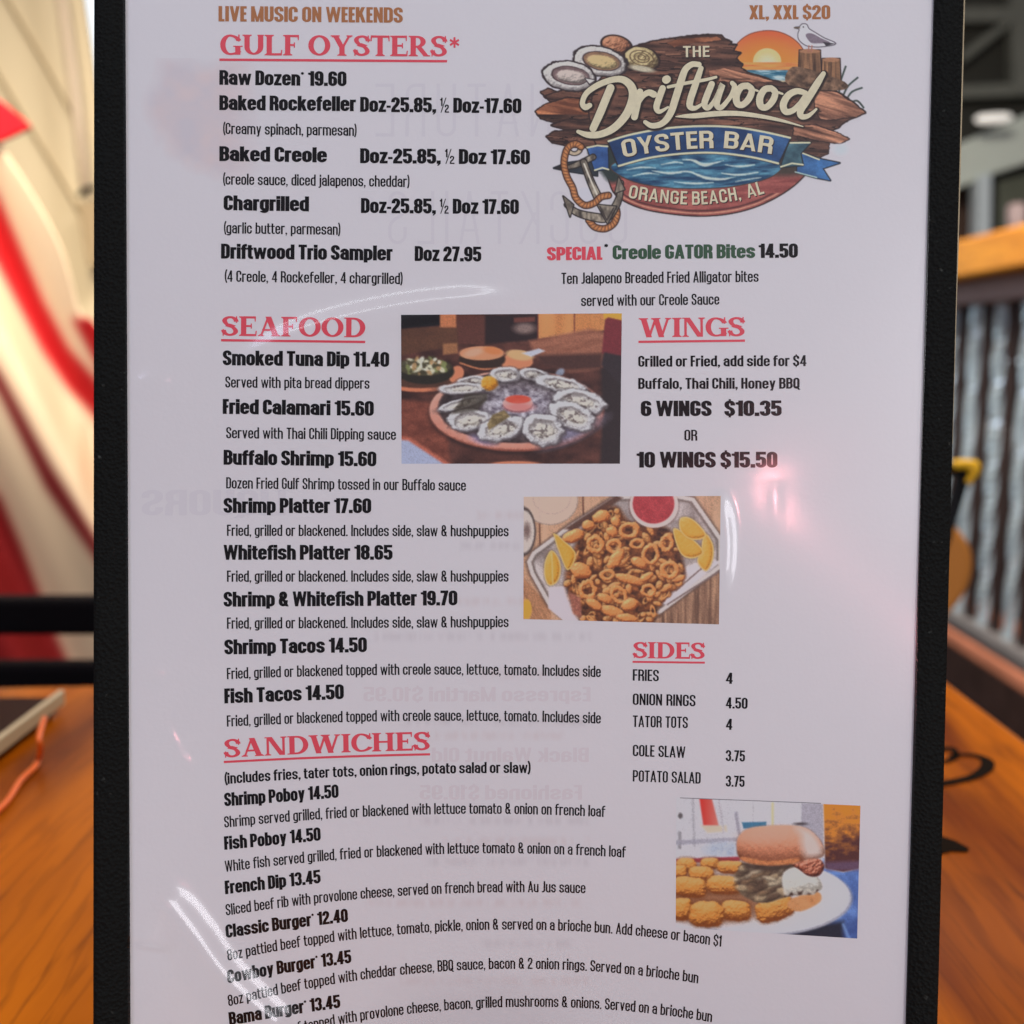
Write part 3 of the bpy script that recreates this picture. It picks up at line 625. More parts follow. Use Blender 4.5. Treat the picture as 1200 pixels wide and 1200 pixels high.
# boards
plank([(642,104),(658,110),(668,112),(640,114),(634,108)], wood); plank([(640,112),(668,104),(700,112),(690,140),(650,126)], wood)
plank([(628,131),(640,122),(665,115),(700,118),(700,145),(655,144),(634,139)], np.where((c.Y < 134)[..., None], warm, wood*.8))
plank([(646,147),(664,141),(700,140),(700,156),(660,151)], wood)
plank([(641,160),(650,154),(700,152),(715,176),(668,171),(648,167)], wood)
plank([(735,57),(760,50),(782,46),(806,42.5),(830,41.5),(845,41.5),(849,46),(857,49),(853,53),(863,53),(859,60),(868,62),(861,69),(870,75),(868,80),(878,86),(900,93),(930,100),(962,98),(985,110),(1002,122),(1014,132),(1004,136),(990,142),(982,150),(930,168),(700,176),(690,130),(700,98)], wood)
plank([(780,50),(800,45),(840,43),(846,47),(815,50),(790,55)], warm, .3); plank([(830,83),(850,80),(880,88),(905,95),(870,97),(835,95)], warmR, .3)
plank([(955,106),(980,108),(1000,121),(1014,132),(1003,136.5),(975,140),(962,140),(955,128)], warmR, 1.2)
plank([(930,148),(955,146),(985,157),(995,163),(984,168),(960,166),(930,158)], warmR, 1.2); plank([(935,160),(972,168),(970,180),(962,184),(940,178)], wood*.9, 1)
c.fill(c.ell(985, 175, 8, 6), (203, 206, 214), 6)
for k in range(46):
    r_ = c.rng; x = 720+r_.rand()*230; y = 58+r_.rand()*95; ln = 10+r_.rand()*26; sl = (r_.rand()-.45)*.12
    if 856 < x < 940 and y < 102: continue
    c.fill(c.line([(x, y), (x+ln, y+ln*sl)], .35+r_.rand()*.5), (34, 22, 21) if k % 3 else (142, 98, 78), 1.2, .85)
# pilings and gull
for (x0, x1, y0, y1) in ((964, 984, 69, 99), (937, 961, 59, 90)):
    c.fill(c.poly([(x0, y0), (x1, y0), (x1+1, y1), (x0-1, y1)])-1.3, DK); c.fill(c.poly([(x0, y0), (x1, y0), (x1+1, y1), (x0-1, y1)]), c.mix((62, 43, 34), (158, 112, 80), c.noise(3.2, 40, 41)*1.7-.35+((x0+x1)/2-c.X)/60))
    c.fill(c.ell((x0+x1)/2, y0+1, (x1-x0)/2, 2.6), (150, 104, 78))
c.fill(c.poly([(924, 82), (940, 79), (990, 96), (984, 106), (925, 100)], 4), c.mix((58, 42, 34), (128, 96, 76), c.noise(6, 5, 43)*1.8-.4))
gull = c.poly([(931.5,32.4),(937,31.6),(940,28.6),(945,29),(948,34),(956,39),(966,45),(979,51),(966,54),(955,54.5),(945,53),(937,47),(935.5,40),(937,34.2)], 4)
c.fill(gull-1, (60, 52, 60)); c.fill(gull, (206, 200, 206)); c.fill(c.poly([(944,41),(951,39),(962,44.5),(973,50),(960,51),(950,50)], 4), (112, 98, 110)); c.fill(c.poly([(964,49),(979,51),(968,54)]), (52, 46, 52))
c.fill(c.line([(931,32.6),(937,32.6)], .8), (90, 74, 60)); c.fill(c.ell(941.5, 31.6, .9, .9), (40, 34, 36))
for x in (948, 951.5): c.fill(c.line([(x, 53.5), (x-.5, 60)], .7), (150, 96, 84))
# shells
def shell(cx, cy, rx, ry, rot, flesh, inner):
    wob = 2.6*(c.noise(6, 6, int(cx))-.5); d = c.ell(cx, cy, rx, ry, rot)+wob; c.fill(d-1.8, (46, 36, 38)); c.solid(d, 5, ((112, 104, 104), (190, 182, 180), (226, 220, 216)), .8, 3.4, int(cy), 6)
    d2 = c.ell(cx+1.5, cy-.4, rx*.70, ry*.62, rot)+1.0*(c.noise(7, 6, int(cx)+3)-.5); c.fill(d2-1.0, (62, 46, 48)); c.fill(d2, c.mix(np.array(inner)*.75, np.array(inner)*1.2, c.noise(9, 5, 78)))
    d3 = c.ell(cx+2.5, cy+.8, rx*.58, ry*.46, rot)+1.8*(c.noise(7, 5, int(cx)+5)-.5); f_ = np.array(flesh, float); c.solid(d3, 5, (f_*.52, f_, np.minimum(f_*1.25, 235)), .9, 4, 77, 16, aa=2)
    for q in (.86, .93): c.fill(np.abs(c.ell(cx, cy, rx*q, ry*q, rot)+wob+.8)-.25, (140, 130, 128), 1, .6)
d = c.ell(722.5, 53, 17, 10.5, 14); c.fill(d-1.6, DK); c.solid(d, 9, ((62, 38, 32), (146, 94, 70), (190, 134, 104)), 1.6, 4, 51)
d = c.ell(752, 69, 20, 13.5, 14)+2*(c.noise(6, 6, 52)-.5); c.fill(d-1.6, DK); c.solid(d, 9, ((76, 60, 44), (158, 138, 100), (204, 184, 142)), 1.8, 4.5, 53)
for k, (a, b) in enumerate(((14, 8.5), (9, 5.5), (4.5, 3))): c.fill(np.abs(c.ell(752, 68-k*.4, a, b, 14))-.5, (92, 72, 52))
c.fill(c.ell(752, 80.5, 15, 3.4, 10), (172, 160, 140), 2)
shell(703.5, 72, 30.5, 16.5, 11, (188, 162, 118), (124, 92, 72)); shell(667, 89, 29.5, 16.5, 8, (172, 156, 150), (104, 82, 82))
c.fill(c.poly([(686,92),(697,94),(691,99)], 0)-1, (46, 36, 38)); c.fill(c.poly([(686,92),(697,94),(691,98)]), (206, 198, 196))
# lower oval: beach band and sea
oval = c.poly([(700,182),(712,206),(722,228),(750,243),(790,250.5),(826,252.5),(862,248.5),(895,238),(925,221),(944,203),(952,186),(900,176),(760,178)], 5)
c.fill(oval-1.6, DK); c.fill(oval, c.mix((112, 52, 50), (156, 84, 78), c.noise(26, 4, 61, R(-6))*1.7-.35))
for q, col in ((-2.6, (190, 136, 112)), (-5.6, (62, 34, 34))): c.fill(np.abs(oval-q)-.8, col, 1.4, np.where(c.Y > 226, .9, .0))
c.fill(c.poly([(690,176),(716,172),(728,205),(716,214),(700,196)], 4), (38, 46, 44), 6); c.fill(c.poly([(905,190),(950,184),(948,202),(925,206),(905,204)], 4), (58, 48, 42), 8)
sea = c.poly([(716,196),(735,186),(780,176),(840,174),(890,182),(915,194),(905,206),(880,214),(845,219.5),(800,220.5),(760,216.5),(734,209)], 5)
c.fill(sea-1.2, (66, 48, 44)); wv = c.noise(26, 5, 66, R(-3)); c.fill(sea, c.mix((18, 48, 80), (84, 134, 156), wv*2.0-.5))
crest = np.abs(c.noise(30, 6.5, 67, R(-5), 2)-.52); 
for pts in ([(742,206,.3),(758,203,1.0),(772,204,.5)], [(764,200,.3),(786,203,1.2),(806,201,.8),(826,208,1.6),(846,210,1.2),(862,207,.4)], [(800,187,.3),(812,188,1.2),(824,193,2.0),(838,191,1.0),(848,188,.3)], [(850,193,.3),(866,195,1.0),(884,193,.3)],
        [(846,203,.3),(866,205,1.0),(888,202,.4)], [(775,193,.2),(790,190,.7),(800,191,.2)], [(735,199,.2),(752,196,.7),(768,197,.2)], [(790,213,.2),(812,215,.8),(836,214,.2)], [(862,213,.2),(878,210,.7),(892,208,.2)]):
    d = c.line(pts, 1, 6)+1.2*(c.noise(6, 3, 68)-.5); c.fill(c.line([(x+1, y+2.4, q*1.3) for x, y, q in pts], 1, 6), (20, 56, 84), 3, .6); c.fill(d, (210, 212, 200), 1.8, .9)
# ribbon folds, tails and the main band
CR = (212, 204, 172)
def band(pts, c0, c1, s0=0): d = c.poly(pts, s0); c.fill(d-1.3, (24, 28, 34)); c.fill(d, c.mix(c0, c1, c.noise(14, 14, 71)*1.5-.25)); return d
band([(649,197),(664,191),(700,186),(700,206),(668,201)], (24, 26, 30), (46, 52, 62))
band([(688,173),(712,170.5),(713,198),(697,200)], (36, 62, 108), (58, 92, 148)); c.fill(c.line([(688,173),(700,170.6),(712,171.6)], .9), CR); c.fill(c.line([(697,199.5),(706,196.6),(713,198.6)], .9), CR)
d = band([(935,178),(960,186),(984,191),(964,197.5),(973,211.5),(955,208),(934,202)], (34, 62, 100), (62, 112, 168)); c.fill(c.line([(938,178.5),(960,187)], .8), CR); c.fill(c.line([(932,201.5),(957,208)], .8), (150, 170, 168))
band([(925,167),(950,167),(938,180),(941,193.5),(915,196),(920,180)], (28, 48, 62), (74, 108, 118)); c.fill(c.line([(926,167.4),(949,167.2)], .9), CR); c.fill(c.line([(915,195.5),(928,191.4),(941,193)], .9), CR)
top = smoothpts([(713,165.5),(740,157.5),(780,150.5),(820,147.8),(860,149),(895,154.5),(926,161.5)], 6); bot = smoothpts([(912,191.5),(880,184),(840,179.2),(800,180),(760,185.2),(725,194.5)], 6)
rb = c.poly(np.vstack([top, bot])); c.fill(rb-1.8, (28, 26, 30)); c.fill(rb, c.mix((22, 46, 84), (52, 88, 134), c.noise(30, 22, 73)*1.7-.4+.25*(c.X-820)/100))
c.fill(c.line([tuple(p) for p in top], 1.15), CR); c.fill(c.line([tuple(p) for p in bot], 1.15), CR)
# anchor and rope
ST = c.mix((58, 50, 46), (160, 146, 130), c.noise(5, 10, 81)*1.8-.4)
def steel(pts, r, s_=6): d = c.line(pts, r, s_); c.fill(d-1.4, (34, 28, 28)); c.fill(d, ST)
def rope(pts, r=3.1):
    p = smoothpts(pts, 12); d = c.line([tuple(q) for q in p], r); c.fill(d-1.3, (52, 32, 26)); c.fill(d, c.mix((108, 62, 40), (182, 120, 74), .4-d/5))
    L = 0
    for a, b in zip(p[:-1], p[1:]):
        L += np.linalg.norm(b-a)
        if L > 3.6: L = 0; t = (b-a)/np.linalg.norm(b-a); n_ = np.array((-t[1], t[0])); q0 = a+n_*r*.9-t*1.2; q1 = a-n_*r*.9+t*1.2; c.fill(c.line([tuple(q0), tuple(q1)], .42), (84, 48, 32), 1)
d = np.abs(c.ell(673, 174, 7, 6, 0))-1.7; c.fill(d-1.2, (34, 28, 28)); c.fill(d, (170, 150, 128))
rope([(690,258),(697,266),(709,268),(719,262),(723,252),(722,244)])
c.fill(c.ell(686, 229, 8, 10, -30), (184, 180, 190))
steel([(662,197,1.2),(676,193,2.6),(695,184,2.8)], 2.4); c.fill(c.poly([(649,197),(661,193),(662,200)]), (30, 26, 28))
steel([(684,190,3.2),(692,212,3.6),(701,232,4.2)], 3.4, 4); c.fill(c.line([(684.5,192),(693,213),(701,231)], .9, 4), (214, 204, 192))
steel([(664,240,2.2),(676,249,3.2),(694,254,4),(710,255,4.4),(720,244,3.8),(726,230,3),(728,214,2)], 3)
for tri in ([(660,230),(668,254),(672,240)], [(725,208),(732,222),(721,226)], [(700,240),(712,262),(722,242)]): c.fill(c.poly(tri)-1.3, (34, 28, 28)); c.fill(c.poly(tri), ST)
c.fill(c.line([(703,242),(711,258),(719,244)], .8), (52, 44, 42))
rope([(681,172),(674,168.5),(665,174),(661,190),(664,206),(671,220),(675,232),(685,240.5),(696,238),(704,231),(713,229)])
# dark outline round the script
for k, paths in DRIFT.items():
    for p in paths: c.fill(c.line([(x+.8, y+1, r_+(1.9 if k != '_' else 1.0)) for x, y, r_ in p], 1, 5), (34, 22, 20), 1.6)
on = (np.abs(c.img-np.array((184, 177, 184.))).sum(-1) > 9)[..., None]; c.img = np.where(on, np.clip(c.img*(.90+.20*c.noise(1.6, 1.2, 91, 0, 2)[..., None]), 0, 255), c.img); c.blur(1, .10)
logo = c.obj("logo", M_print, menu, lambda x, y: (x, y), 4e-5, True)
logo["label"] = "round driftwood badge print with oysters, sunset, gull, anchor and blue ribbon"
def brush(name, paths, m, parent, off=8e-5):
    V = []; Fc = []; k = 0
    for p in paths:
        q = smoothpts(p, 8); n = len(q); t = np.gradient(q[:, :2], axis=0); t /= np.linalg.norm(t, axis=1)[:, None]+1e-9; nn = np.stack([-t[:, 1], t[:, 0]], 1)
        for i, sgn in ((0, -1), (n-1, 1)):          # round caps
            b = len(V); a0 = math.atan2(t[i][1], t[i][0]); ang = np.linspace(0, 2*math.pi, 16, endpoint=False)
            V += list(P(q[i, 0]+np.cos(ang)*q[i, 2], q[i, 1]+np.sin(ang)*q[i, 2], off+1.5e-6*(k % 7))); Fc.append(tuple(range(b, b+16))); k += 1
        a = q[:, :2]+nn*q[:, 2:]; e = q[:, :2]-nn*q[:, 2:]; b = len(V)
        V += list(P(a[:, 0], a[:, 1], off+1.5e-6*(k % 7)))+list(P(e[:, 0], e[:, 1], off+1.5e-6*(k % 7))); k += 1
        Fc += [(b+i, b+i+1, b+n+i+1, b+n+i) for i in range(n-1)]
    return mesh(name, V, Fc, m, parent)
brush("script_lettering", [p for v in DRIFT.values() for p in v], M_cream, logo)
M_dkink = mat("dark_brown_ink", ink((34, 24, 26)), .5)
def LT(text, face, x0, x1, y0, y1, cap, mid, **k):
    lettering("lettering_shadow", text, face, x0+1, x1+1, y0+1.1, y1+1.1, cap, M_dkink, logo, mid=(mid[0]+1, mid[1]+1.1), off=6e-5, rot=1, **k)
    lettering("lettering", text, face, x0, x1, y0, y1, cap, M_cream, logo, mid=mid, off=8e-5, rot=1, **k)
LT("THE", SANS2, 800.5, 831.5, 67, 66.6, 13, (816, 66.8))
LT("OYSTER", SANS, 731, 836, 184.6, 173.6, 20.5, (783, 176.6)); LT("BAR", SANS, 848, 904, 173.4, 180.6, 20, (876, 176.4))
LT("ORANGE", SANS2, 736, 805, 231.6, 239.6, 15.5, (770, 237)); LT("BEACH, AL", SANS2, 811, 896, 239.8, 226.6, 15.5, (855, 236.2))

# ---- printed food photographs
def zoomer(x0, y0, s): return lambda x, y: (x0+x/s, y0+y/s)
# oysters on a round board
c = Canvas([(22, 40), (1172, 32), (1162, 815), (25, 815)], 330, 226, (58, 34, 30))
nz = c.noise(90, 60, 1); c.img = c.mix((44, 26, 24), (96, 58, 50), nz*1.4-.2)
c.fill(c.poly([(15, 30), (225, 30), (225, 95), (15, 112)]), (20, 18, 22), 8); c.fill(c.poly([(15, 115), (320, 95), (330, 200), (15, 250)]), c.mix((66, 42, 34), (92, 60, 44), nz), 8)
c.fill(c.poly([(225, 30), (310, 30), (310, 105), (225, 105)]), (168, 104, 72), 10); c.fill(c.poly([(310, 40), (470, 45), (460, 200), (320, 190)]), (82, 48, 42), 10)
c.fill(c.poly([(460, 40), (740, 40), (735, 170), (460, 190)]), (38, 26, 28), 14); c.fill(c.ell(665, 110, 55, 28), (118, 98, 94), 24); c.fill(c.poly([(610, 55), (720, 50), (720, 75), (610, 80)]), (96, 54, 48), 8)
c.fill(c.poly([(735, 32), (1090, 32), (1080, 120), (735, 165)]), c.mix((160, 100, 60), (204, 146, 94), c.noise(60, 300, 4)), 6); c.fill(c.poly([(1075, 32), (1180, 28), (1180, 75), (1080, 62)]), (196, 150, 60), 6)
for x in (735, 925): c.fill(c.line([(x, 32), (x, 160)], 3), (96, 48, 42), 4)
c.fill(c.poly([(690, 175), (1000, 112), (1085, 130), (1075, 320), (900, 340), (720, 260)]), c.mix((112, 68, 54), (152, 100, 80), c.noise(120, 16, 6, R(-12))), 20)
c.fill(c.poly([(720, 250), (1070, 240), (1070, 320), (880, 330), (760, 300)]), (66, 42, 38), 24); c.fill(c.poly([(1065, 320), (1180, 240), (1180, 830), (1060, 830), (1070, 560)]), (40, 32, 34), 20)
c.fill(c.poly([(1086, 62), (1100, 52), (1180, 70), (1180, 262), (1068, 240)]), (104, 40, 46), 8); c.fill(c.poly([(1080, 235), (1180, 255), (1180, 420), (1066, 300)]), (44, 36, 40), 12)
c.fill(c.poly([(15, 480), (210, 500), (260, 640), (280, 815), (15, 690)]), c.mix((84, 44, 36), (128, 72, 58), c.noise(40, 30, 7)), 20); c.fill(c.poly([(15, 672), (70, 680), (300, 830), (15, 830)]), (166, 92, 74), 16); c.fill(c.poly([(15, 690), (60, 695), (265, 830), (15, 830)]), (150, 154, 178), 12)
c.fill(c.poly([(240, 190), (315, 186), (318, 240), (240, 248)]), (136, 92, 64), 10)
c.fill(c.ell(120, 375, 215, 66), (194, 116, 86), 6); c.fill(c.ell(120, 362, 200, 60), (74, 48, 38), 8); c.fill(c.ell(310, 350, 36, 46, 30), (206, 128, 96), 8); c.fill(c.ell(150, 335, 150, 66), (36, 32, 26), 6); c.fill(c.ell(140, 310, 142, 46), (70, 64, 46), 8)
r_ = np.random.RandomState(3)
for k in range(46):
    a = r_.rand()*6.28; q = r_.rand()**.5; x = 140+125*q*math.cos(a); y = 305+40*q*math.sin(a)
    c.fill(c.ell(x, y, 10+r_.rand()*16, 6+r_.rand()*8, r_.rand()*180), [(188, 182, 160), (112, 116, 74), (58, 52, 38), (206, 202, 190), (154, 120, 84)][k % 5], 6, .9)
c.fill(c.ell(622, 285, 86, 40), (206, 132, 98), 6); c.fill(c.ell(640, 250, 70, 26, 8), (218, 176, 128), 10); c.fill(c.poly([(650, 240), (740, 215), (772, 228), (700, 258)]), (176, 176, 188), 8)
c.fill(c.ell(445, 272, 122, 52), (48, 34, 28), 6); c.fill(c.ell(442, 240, 116, 36), (212, 146, 110), 6); c.fill(c.ell(400, 236, 50, 20, -15), (232, 180, 150), 14); c.fill(c.ell(500, 226, 48, 20, 10), (196, 122, 78), 10)
c.fill(c.line([(330, 290), (440, 322), (560, 312)], 4, 6), (180, 112, 80), 5); c.fill(c.ell(850, 340, 26, 18, -40), (122, 126, 142), 10)
c.fill(c.ell(625, 555, 455, 208), (36, 24, 24), 24, .8); c.solid(c.ell(625, 540, 455, 212), 22, ((120, 66, 54), (196, 132, 116), (232, 178, 160)), 2, 26, 9, 10, aa=6); c.fill(c.ell(632, 522, 418, 186), c.mix((34, 26, 27), (84, 68, 68), c.noise(40, 26, 10)), 8)
ice = c.noise(22, 16, 13); c.fill(c.ell(640, 520, 260, 120), c.mix((84, 74, 86), (186, 180, 190), ice*1.9-.45), 120)
c.fill(c.ell(920, 650, 150, 40, -25), c.mix((80, 72, 88), (150, 144, 166), ice), 50); c.fill(c.ell(450, 690, 60, 22, 15), (128, 118, 150), 30)
def oyster(cx, cy, rx, ry, rot, seed, grn=0):
    rx *= 1.12; ry *= 1.14
    m_ = min(rx, ry); d = c.ell(cx, cy, rx, ry, rot)+.16*m_*(c.noise(40, 34, seed)-.5)*2; c.fill(d-4, (36, 28, 30), 18, .75)
    c.solid(d, m_*.30, ((92, 84, 88), (178, 174, 178), (218, 216, 220)), 3.2, 17, seed+1, 10, aa=7)
    d2 = d+m_*.30; c.fill(d2-1, (104, 96, 98), 7, .7); c.solid(d2, m_*1.2, ((120, 112, 112), (178, 172, 172), (208, 204, 204)), 3, 20, seed+2, 8, L=(.35, .5, .79), aa=8)
    fl = c.ell(cx+rx*.05, cy+ry*.05, rx*.5, ry*.42, rot)+.2*m_*(c.noise(20, 16, seed+5)-.5)*2; c.solid(fl, m_*.3, ((110, 100, 92), (190, 182, 172), (216, 210, 204)), 3, 12, seed+6, 18, al=.85, aa=9)
    n_ = c.noise(20, 14, seed+3); c.fill(np.where(n_ > .64, -1., 1.)*4, (70, 58, 58), 8, np.where(d2 < -m_*.05, .7, 0))
for i, a in enumerate([(565, 352, 74, 36, 0), (712, 352, 72, 30, 10), (392, 388, 70, 26, -6), (850, 402, 124, 36, 12), (342, 424, 112, 26, -3), (340, 502, 116, 24, -16), (955, 492, 124, 54, 10), (378, 590, 104, 52, -4), (915, 570, 112, 60, 22), (542, 636, 112, 56, -14), (762, 640, 96, 74, 12)]): oyster(*a, 100+7*i)
c.fill(c.poly([(360, 450), (470, 450), (470, 480), (420, 540), (280, 560), (300, 530)]), (52, 44, 36), 14, .75); c.fill(c.poly([(500, 560), (560, 535), (590, 570), (540, 600), (480, 640), (470, 610)]), c.mix((72, 60, 40), (150, 128, 92), c.noise(18, 14, 15)), 8)
c.solid(c.ell(482, 396, 42, 38)+7*(c.noise(24, 22, 19)-.5)*2, 30, ((140, 86, 24), (212, 150, 50), (240, 196, 96)), 6, 14, 16, 10, aa=10)
c.fill(c.ell(630, 508, 78, 42), (120, 84, 90), 8); c.fill(c.ell(630, 500, 76, 38), (214, 168, 164), 5); c.fill(c.ell(632, 480, 66, 22), c.mix((176, 60, 48), (214, 98, 76), c.noise(30, 18, 17)), 5); c.fill(c.ell(640, 520, 70, 22), (196, 104, 100), 20, .6)
c.fill(c.ell(620, 822, 135, 20), (202, 126, 96), 8)
c.blur(1); c.img = np.clip((c.img-90)*1.06+90, 0, 255)*(.90+.20*c.noise(4, 4, 30, 0, 1)[..., None])
o = c.obj("food_photo", M_print, menu, zoomer(465, 360, 4.444)); o["label"] = "printed photo of raw oysters round a red sauce cup"
# calamari on a tray
c = Canvas([(42, 34), (1150, 30), (1140, 752), (40, 722)], 320, 208, (176, 138, 112))
c.img = c.mix((150, 112, 90), (204, 166, 140), c.noise(40, 300, 2)); c.fill(c.poly([(700, 760), (1160, 430), (1160, 770)]), c.mix((92, 66, 54), (166, 128, 104), c.noise(14, 260, 4)*1.7-.35), 6)
for x in (128, 375): c.fill(c.line([(x, 20), (x+6, 330)], 4), (88, 58, 48), 5)
c.fill(c.ell(190, 50, 155, 140), (204, 182, 170), 8, .8); c.fill(np.abs(c.ell(190, 50, 155, 140))-4, (150, 128, 118), 6); c.fill(np.abs(c.ell(200, 40, 105, 90))-4, (166, 142, 132), 8); c.fill(c.ell(40, 230, 66, 130), (186, 172, 166), 8); c.fill(np.abs(c.ell(40, 230, 66, 130))-5, (74, 62, 60), 8); c.fill(c.ell(60, 225, 20, 44), (110, 90, 86), 22)
c.fill(c.poly([(30, 480), (190, 650), (200, 760), (30, 760)]), c.mix((124, 84, 62), (178, 130, 98), c.noise(200, 12, 8, R(60))), 10); c.fill(c.ell(58, 668, 28, 56), (208, 160, 66), 10)
tray = [(560, 25), (900, 20), (1000, 40), (1160, 270), (1160, 430), (720, 760), (300, 760), (175, 640), (80, 470), (60, 400), (90, 345), (300, 190)]
d = c.poly(tray); c.fill(d-10, (84, 66, 60), 16, .8); c.fill(d, (188, 176, 174), 6); c.fill(d+22, (108, 94, 90), 8); c.fill(d+36, c.mix((120, 106, 104), (196, 184, 184), c.noise(90, 90, 5)*1.6-.3), 12)
c.fill(c.poly([(270, 215), (560, 25), (600, 40), (330, 225)]), (84, 58, 50), 14); c.fill(c.poly([(185, 545), (300, 535), (360, 760), (270, 735), (180, 660)]), (204, 192, 200), 10); c.fill(c.poly([(880, 470), (1060, 380), (1150, 400), (860, 640), (800, 640)]), (206, 196, 202), 14)
for q in ([(850, 640), (1140, 455)], [(900, 560), (1050, 430)]): c.fill(c.line(q, 5), (110, 92, 90), 7)
blob = c.poly([(430, 145), (560, 85), (650, 185), (860, 215), (950, 480), (830, 610), (720, 750), (390, 740), (300, 620), (275, 470), (350, 260)], 4)
c.fill(blob, c.mix((52, 30, 22), (150, 88, 50), c.noise(26, 22, 6)*1.7-.4), 30)
r_ = np.random.RandomState(11)
def piece(x, y, rx, ry, rot, ring, g):
    d = c.ell(x, y, rx, ry, rot)+.16*ry*(c.noise(26, 22, int(x+y) % 97)-.5)*2; rad = min(rx, ry)*.8
    if ring: d = np.abs(d+min(rx, ry)*.24)-min(rx, ry)*.25; rad = min(rx, ry)*.25
    c.fill(d-3, (66, 36, 24), 18, .55); f = 1+g/160.
    c.solid(d, rad, [np.array(k_)*f for k_ in ((112, 58, 30), (202, 134, 78), (236, 190, 128))], 3.0, 7, int(x*3+y) % 91, 16, aa=5)
k = 0
while k < 150:
    x = 290+r_.rand()*660; y = 110+r_.rand()*640; j = int((y-34)/718*208); i = int((x-42)/1105*320)
    if not (0 <= j < 208 and 0 <= i < 320) or blob[j, i] > -12: continue
    k += 1; piece(x, y, 16+r_.rand()*30, 10+r_.rand()*14, r_.rand()*180, r_.rand() < .25, -28+r_.rand()*34)
for x, y, rx, ry, rot, rg in [(320, 255, 66, 34, -20, 0), (405, 195, 34, 30, 0, 0), (480, 145, 52, 34, -15, 0), (560, 175, 30, 26, 60, 0), (540, 230, 34, 28, 20, 0), (635, 225, 60, 48, -10, 1), (445, 302, 48, 54, 0, 1), (550, 312, 46, 42, -30, 1), (680, 300, 42, 30, 5, 1), (845, 296, 40, 50, 15, 1), (755, 360, 52, 62, 5, 1), (562, 385, 34, 62, 35, 0), (365, 450, 60, 44, 20, 0), (690, 405, 46, 28, 30, 0), (862, 448, 58, 52, 5, 1), (512, 474, 44, 30, -10, 1), (640, 500, 86, 26, 16, 0), (735, 485, 42, 22, -30, 0), (402, 560, 50, 60, -10, 1), (578, 590, 44, 62, -35, 1), (745, 562, 44, 38, 15, 1), (500, 605, 44, 26, 25, 0), (640, 640, 50, 34, -15, 0), (540, 680, 70, 32, 15, 0), (620, 715, 60, 22, 8, 0), (440, 640, 50, 26, 30, 0)]: piece(x, y, rx, ry, rot, rg, 18)
c.fill(c.poly([(295, 570), (360, 600), (370, 720), (320, 690)]), c.mix((110, 62, 52), (168, 110, 92), c.noise(10, 10, 9)), 14)
c.fill(c.ell(775, 88, 142, 126), (92, 66, 62), 14, .7); c.fill(c.ell(775, 82, 136, 126), (212, 196, 192), 5); c.fill(c.ell(772, 74, 118, 112), c.mix((134, 44, 50), (166, 66, 70), c.noise(34, 30, 12)), 6)
def lemon(pts, sm=5):
    d = c.poly(pts, sm); c.fill(d-4, (96, 66, 40), 14, .6); c.fill(d, (226, 196, 124), 5); c.solid(d+6, 26, ((158, 104, 34), (214, 164, 68), (236, 200, 112)), 2.4, 9, 14, 16, aa=6)
lemon([(195, 338), (232, 370), (250, 440), (232, 510), (185, 532), (160, 480), (162, 400)]); c.fill(c.line([(200, 350), (205, 520)], 3), (244, 220, 150), 6); lemon([(208, 240), (270, 285), (332, 345), (322, 410), (290, 448), (262, 400)], 2)
lemon([(1060, 240), (1105, 300), (1105, 390), (1068, 452), (1020, 400), (1040, 330)]); lemon([(884, 215), (960, 250), (1040, 320), (1045, 360), (980, 380), (920, 345)]); lemon([(925, 155), (990, 160), (1065, 240), (1040, 272), (970, 270), (922, 220)])
c.blur(1); c.img = np.clip((c.img-95)*1.08+95, 0, 255)*(.90+.20*c.noise(5, 5, 31, 0, 1)[..., None])
o = c.obj("food_photo", M_print, menu, zoomer(605, 575, 4.8)); o["label"] = "printed photo of fried calamari rings with lemon wedges on a tray"
# burger and potato tots
c = Canvas([(40, 24), (1165, 74), (1145, 886), (36, 818)], 300, 220, (190, 186, 192))
c.img = c.mix((178, 174, 182), (204, 200, 206), c.noise(120, 120, 2)); c.fill(c.poly([(180, 25), (255, 25), (300, 200), (205, 195)]), c.mix((206, 52, 44), (204, 120, 110), (c.X-190)/110), 12); c.fill(c.poly([(190, 195), (345, 195), (350, 230), (230, 240)]), (206, 190, 170), 14)
for q, col, wd in (([(140, 40), (150, 320)], (150, 146, 154), 8), ([(300, 40), (330, 240)], (166, 160, 168), 8), ([(405, 120), (425, 250)], (132, 126, 140), 10), ([(60, 240), (60, 330)], (120, 114, 120), 10), ([(40, 300), (420, 280)], (140, 136, 150), 14), ([(628, 60), (628, 200)], (196, 184, 120), 6), ([(510, 60), (510, 170)], (160, 156, 162), 5)): c.fill(c.line(q, wd), col, 12, .8)
c.fill(c.ell(64, 135, 14, 18), (84, 78, 80), 10); c.fill(c.poly([(440, 175), (590, 172), (590, 205), (450, 215)]), (58, 104, 134), 8); c.fill(c.poly([(805, 60), (940, 60), (940, 320), (800, 320)]), (152, 146, 158), 10); c.fill(c.ell(800, 185, 40, 9), (70, 62, 66), 10); c.fill(c.ell(330, 345, 120, 50), c.mix((140, 150, 172), (196, 196, 204), c.noise(20, 16, 4)), 30)
c.fill(c.poly([(36, 400), (430, 385), (430, 415), (36, 425)]), (146, 52, 66), 10)
c.fill(c.poly([(940, 400), (1170, 400), (1170, 900), (600, 900), (860, 800)]), c.mix((44, 62, 116), (96, 126, 186), c.noise(80, 80, 5)*1.3-.15+(500-c.Y)/700+.3), 24); c.fill(c.poly([(680, 870), (900, 800), (1060, 780), (1060, 900), (680, 900)]), (30, 32, 46), 40)
c.fill(c.line([(1060, 800), (1100, 900)], 8), (120, 150, 200), 16, .7)
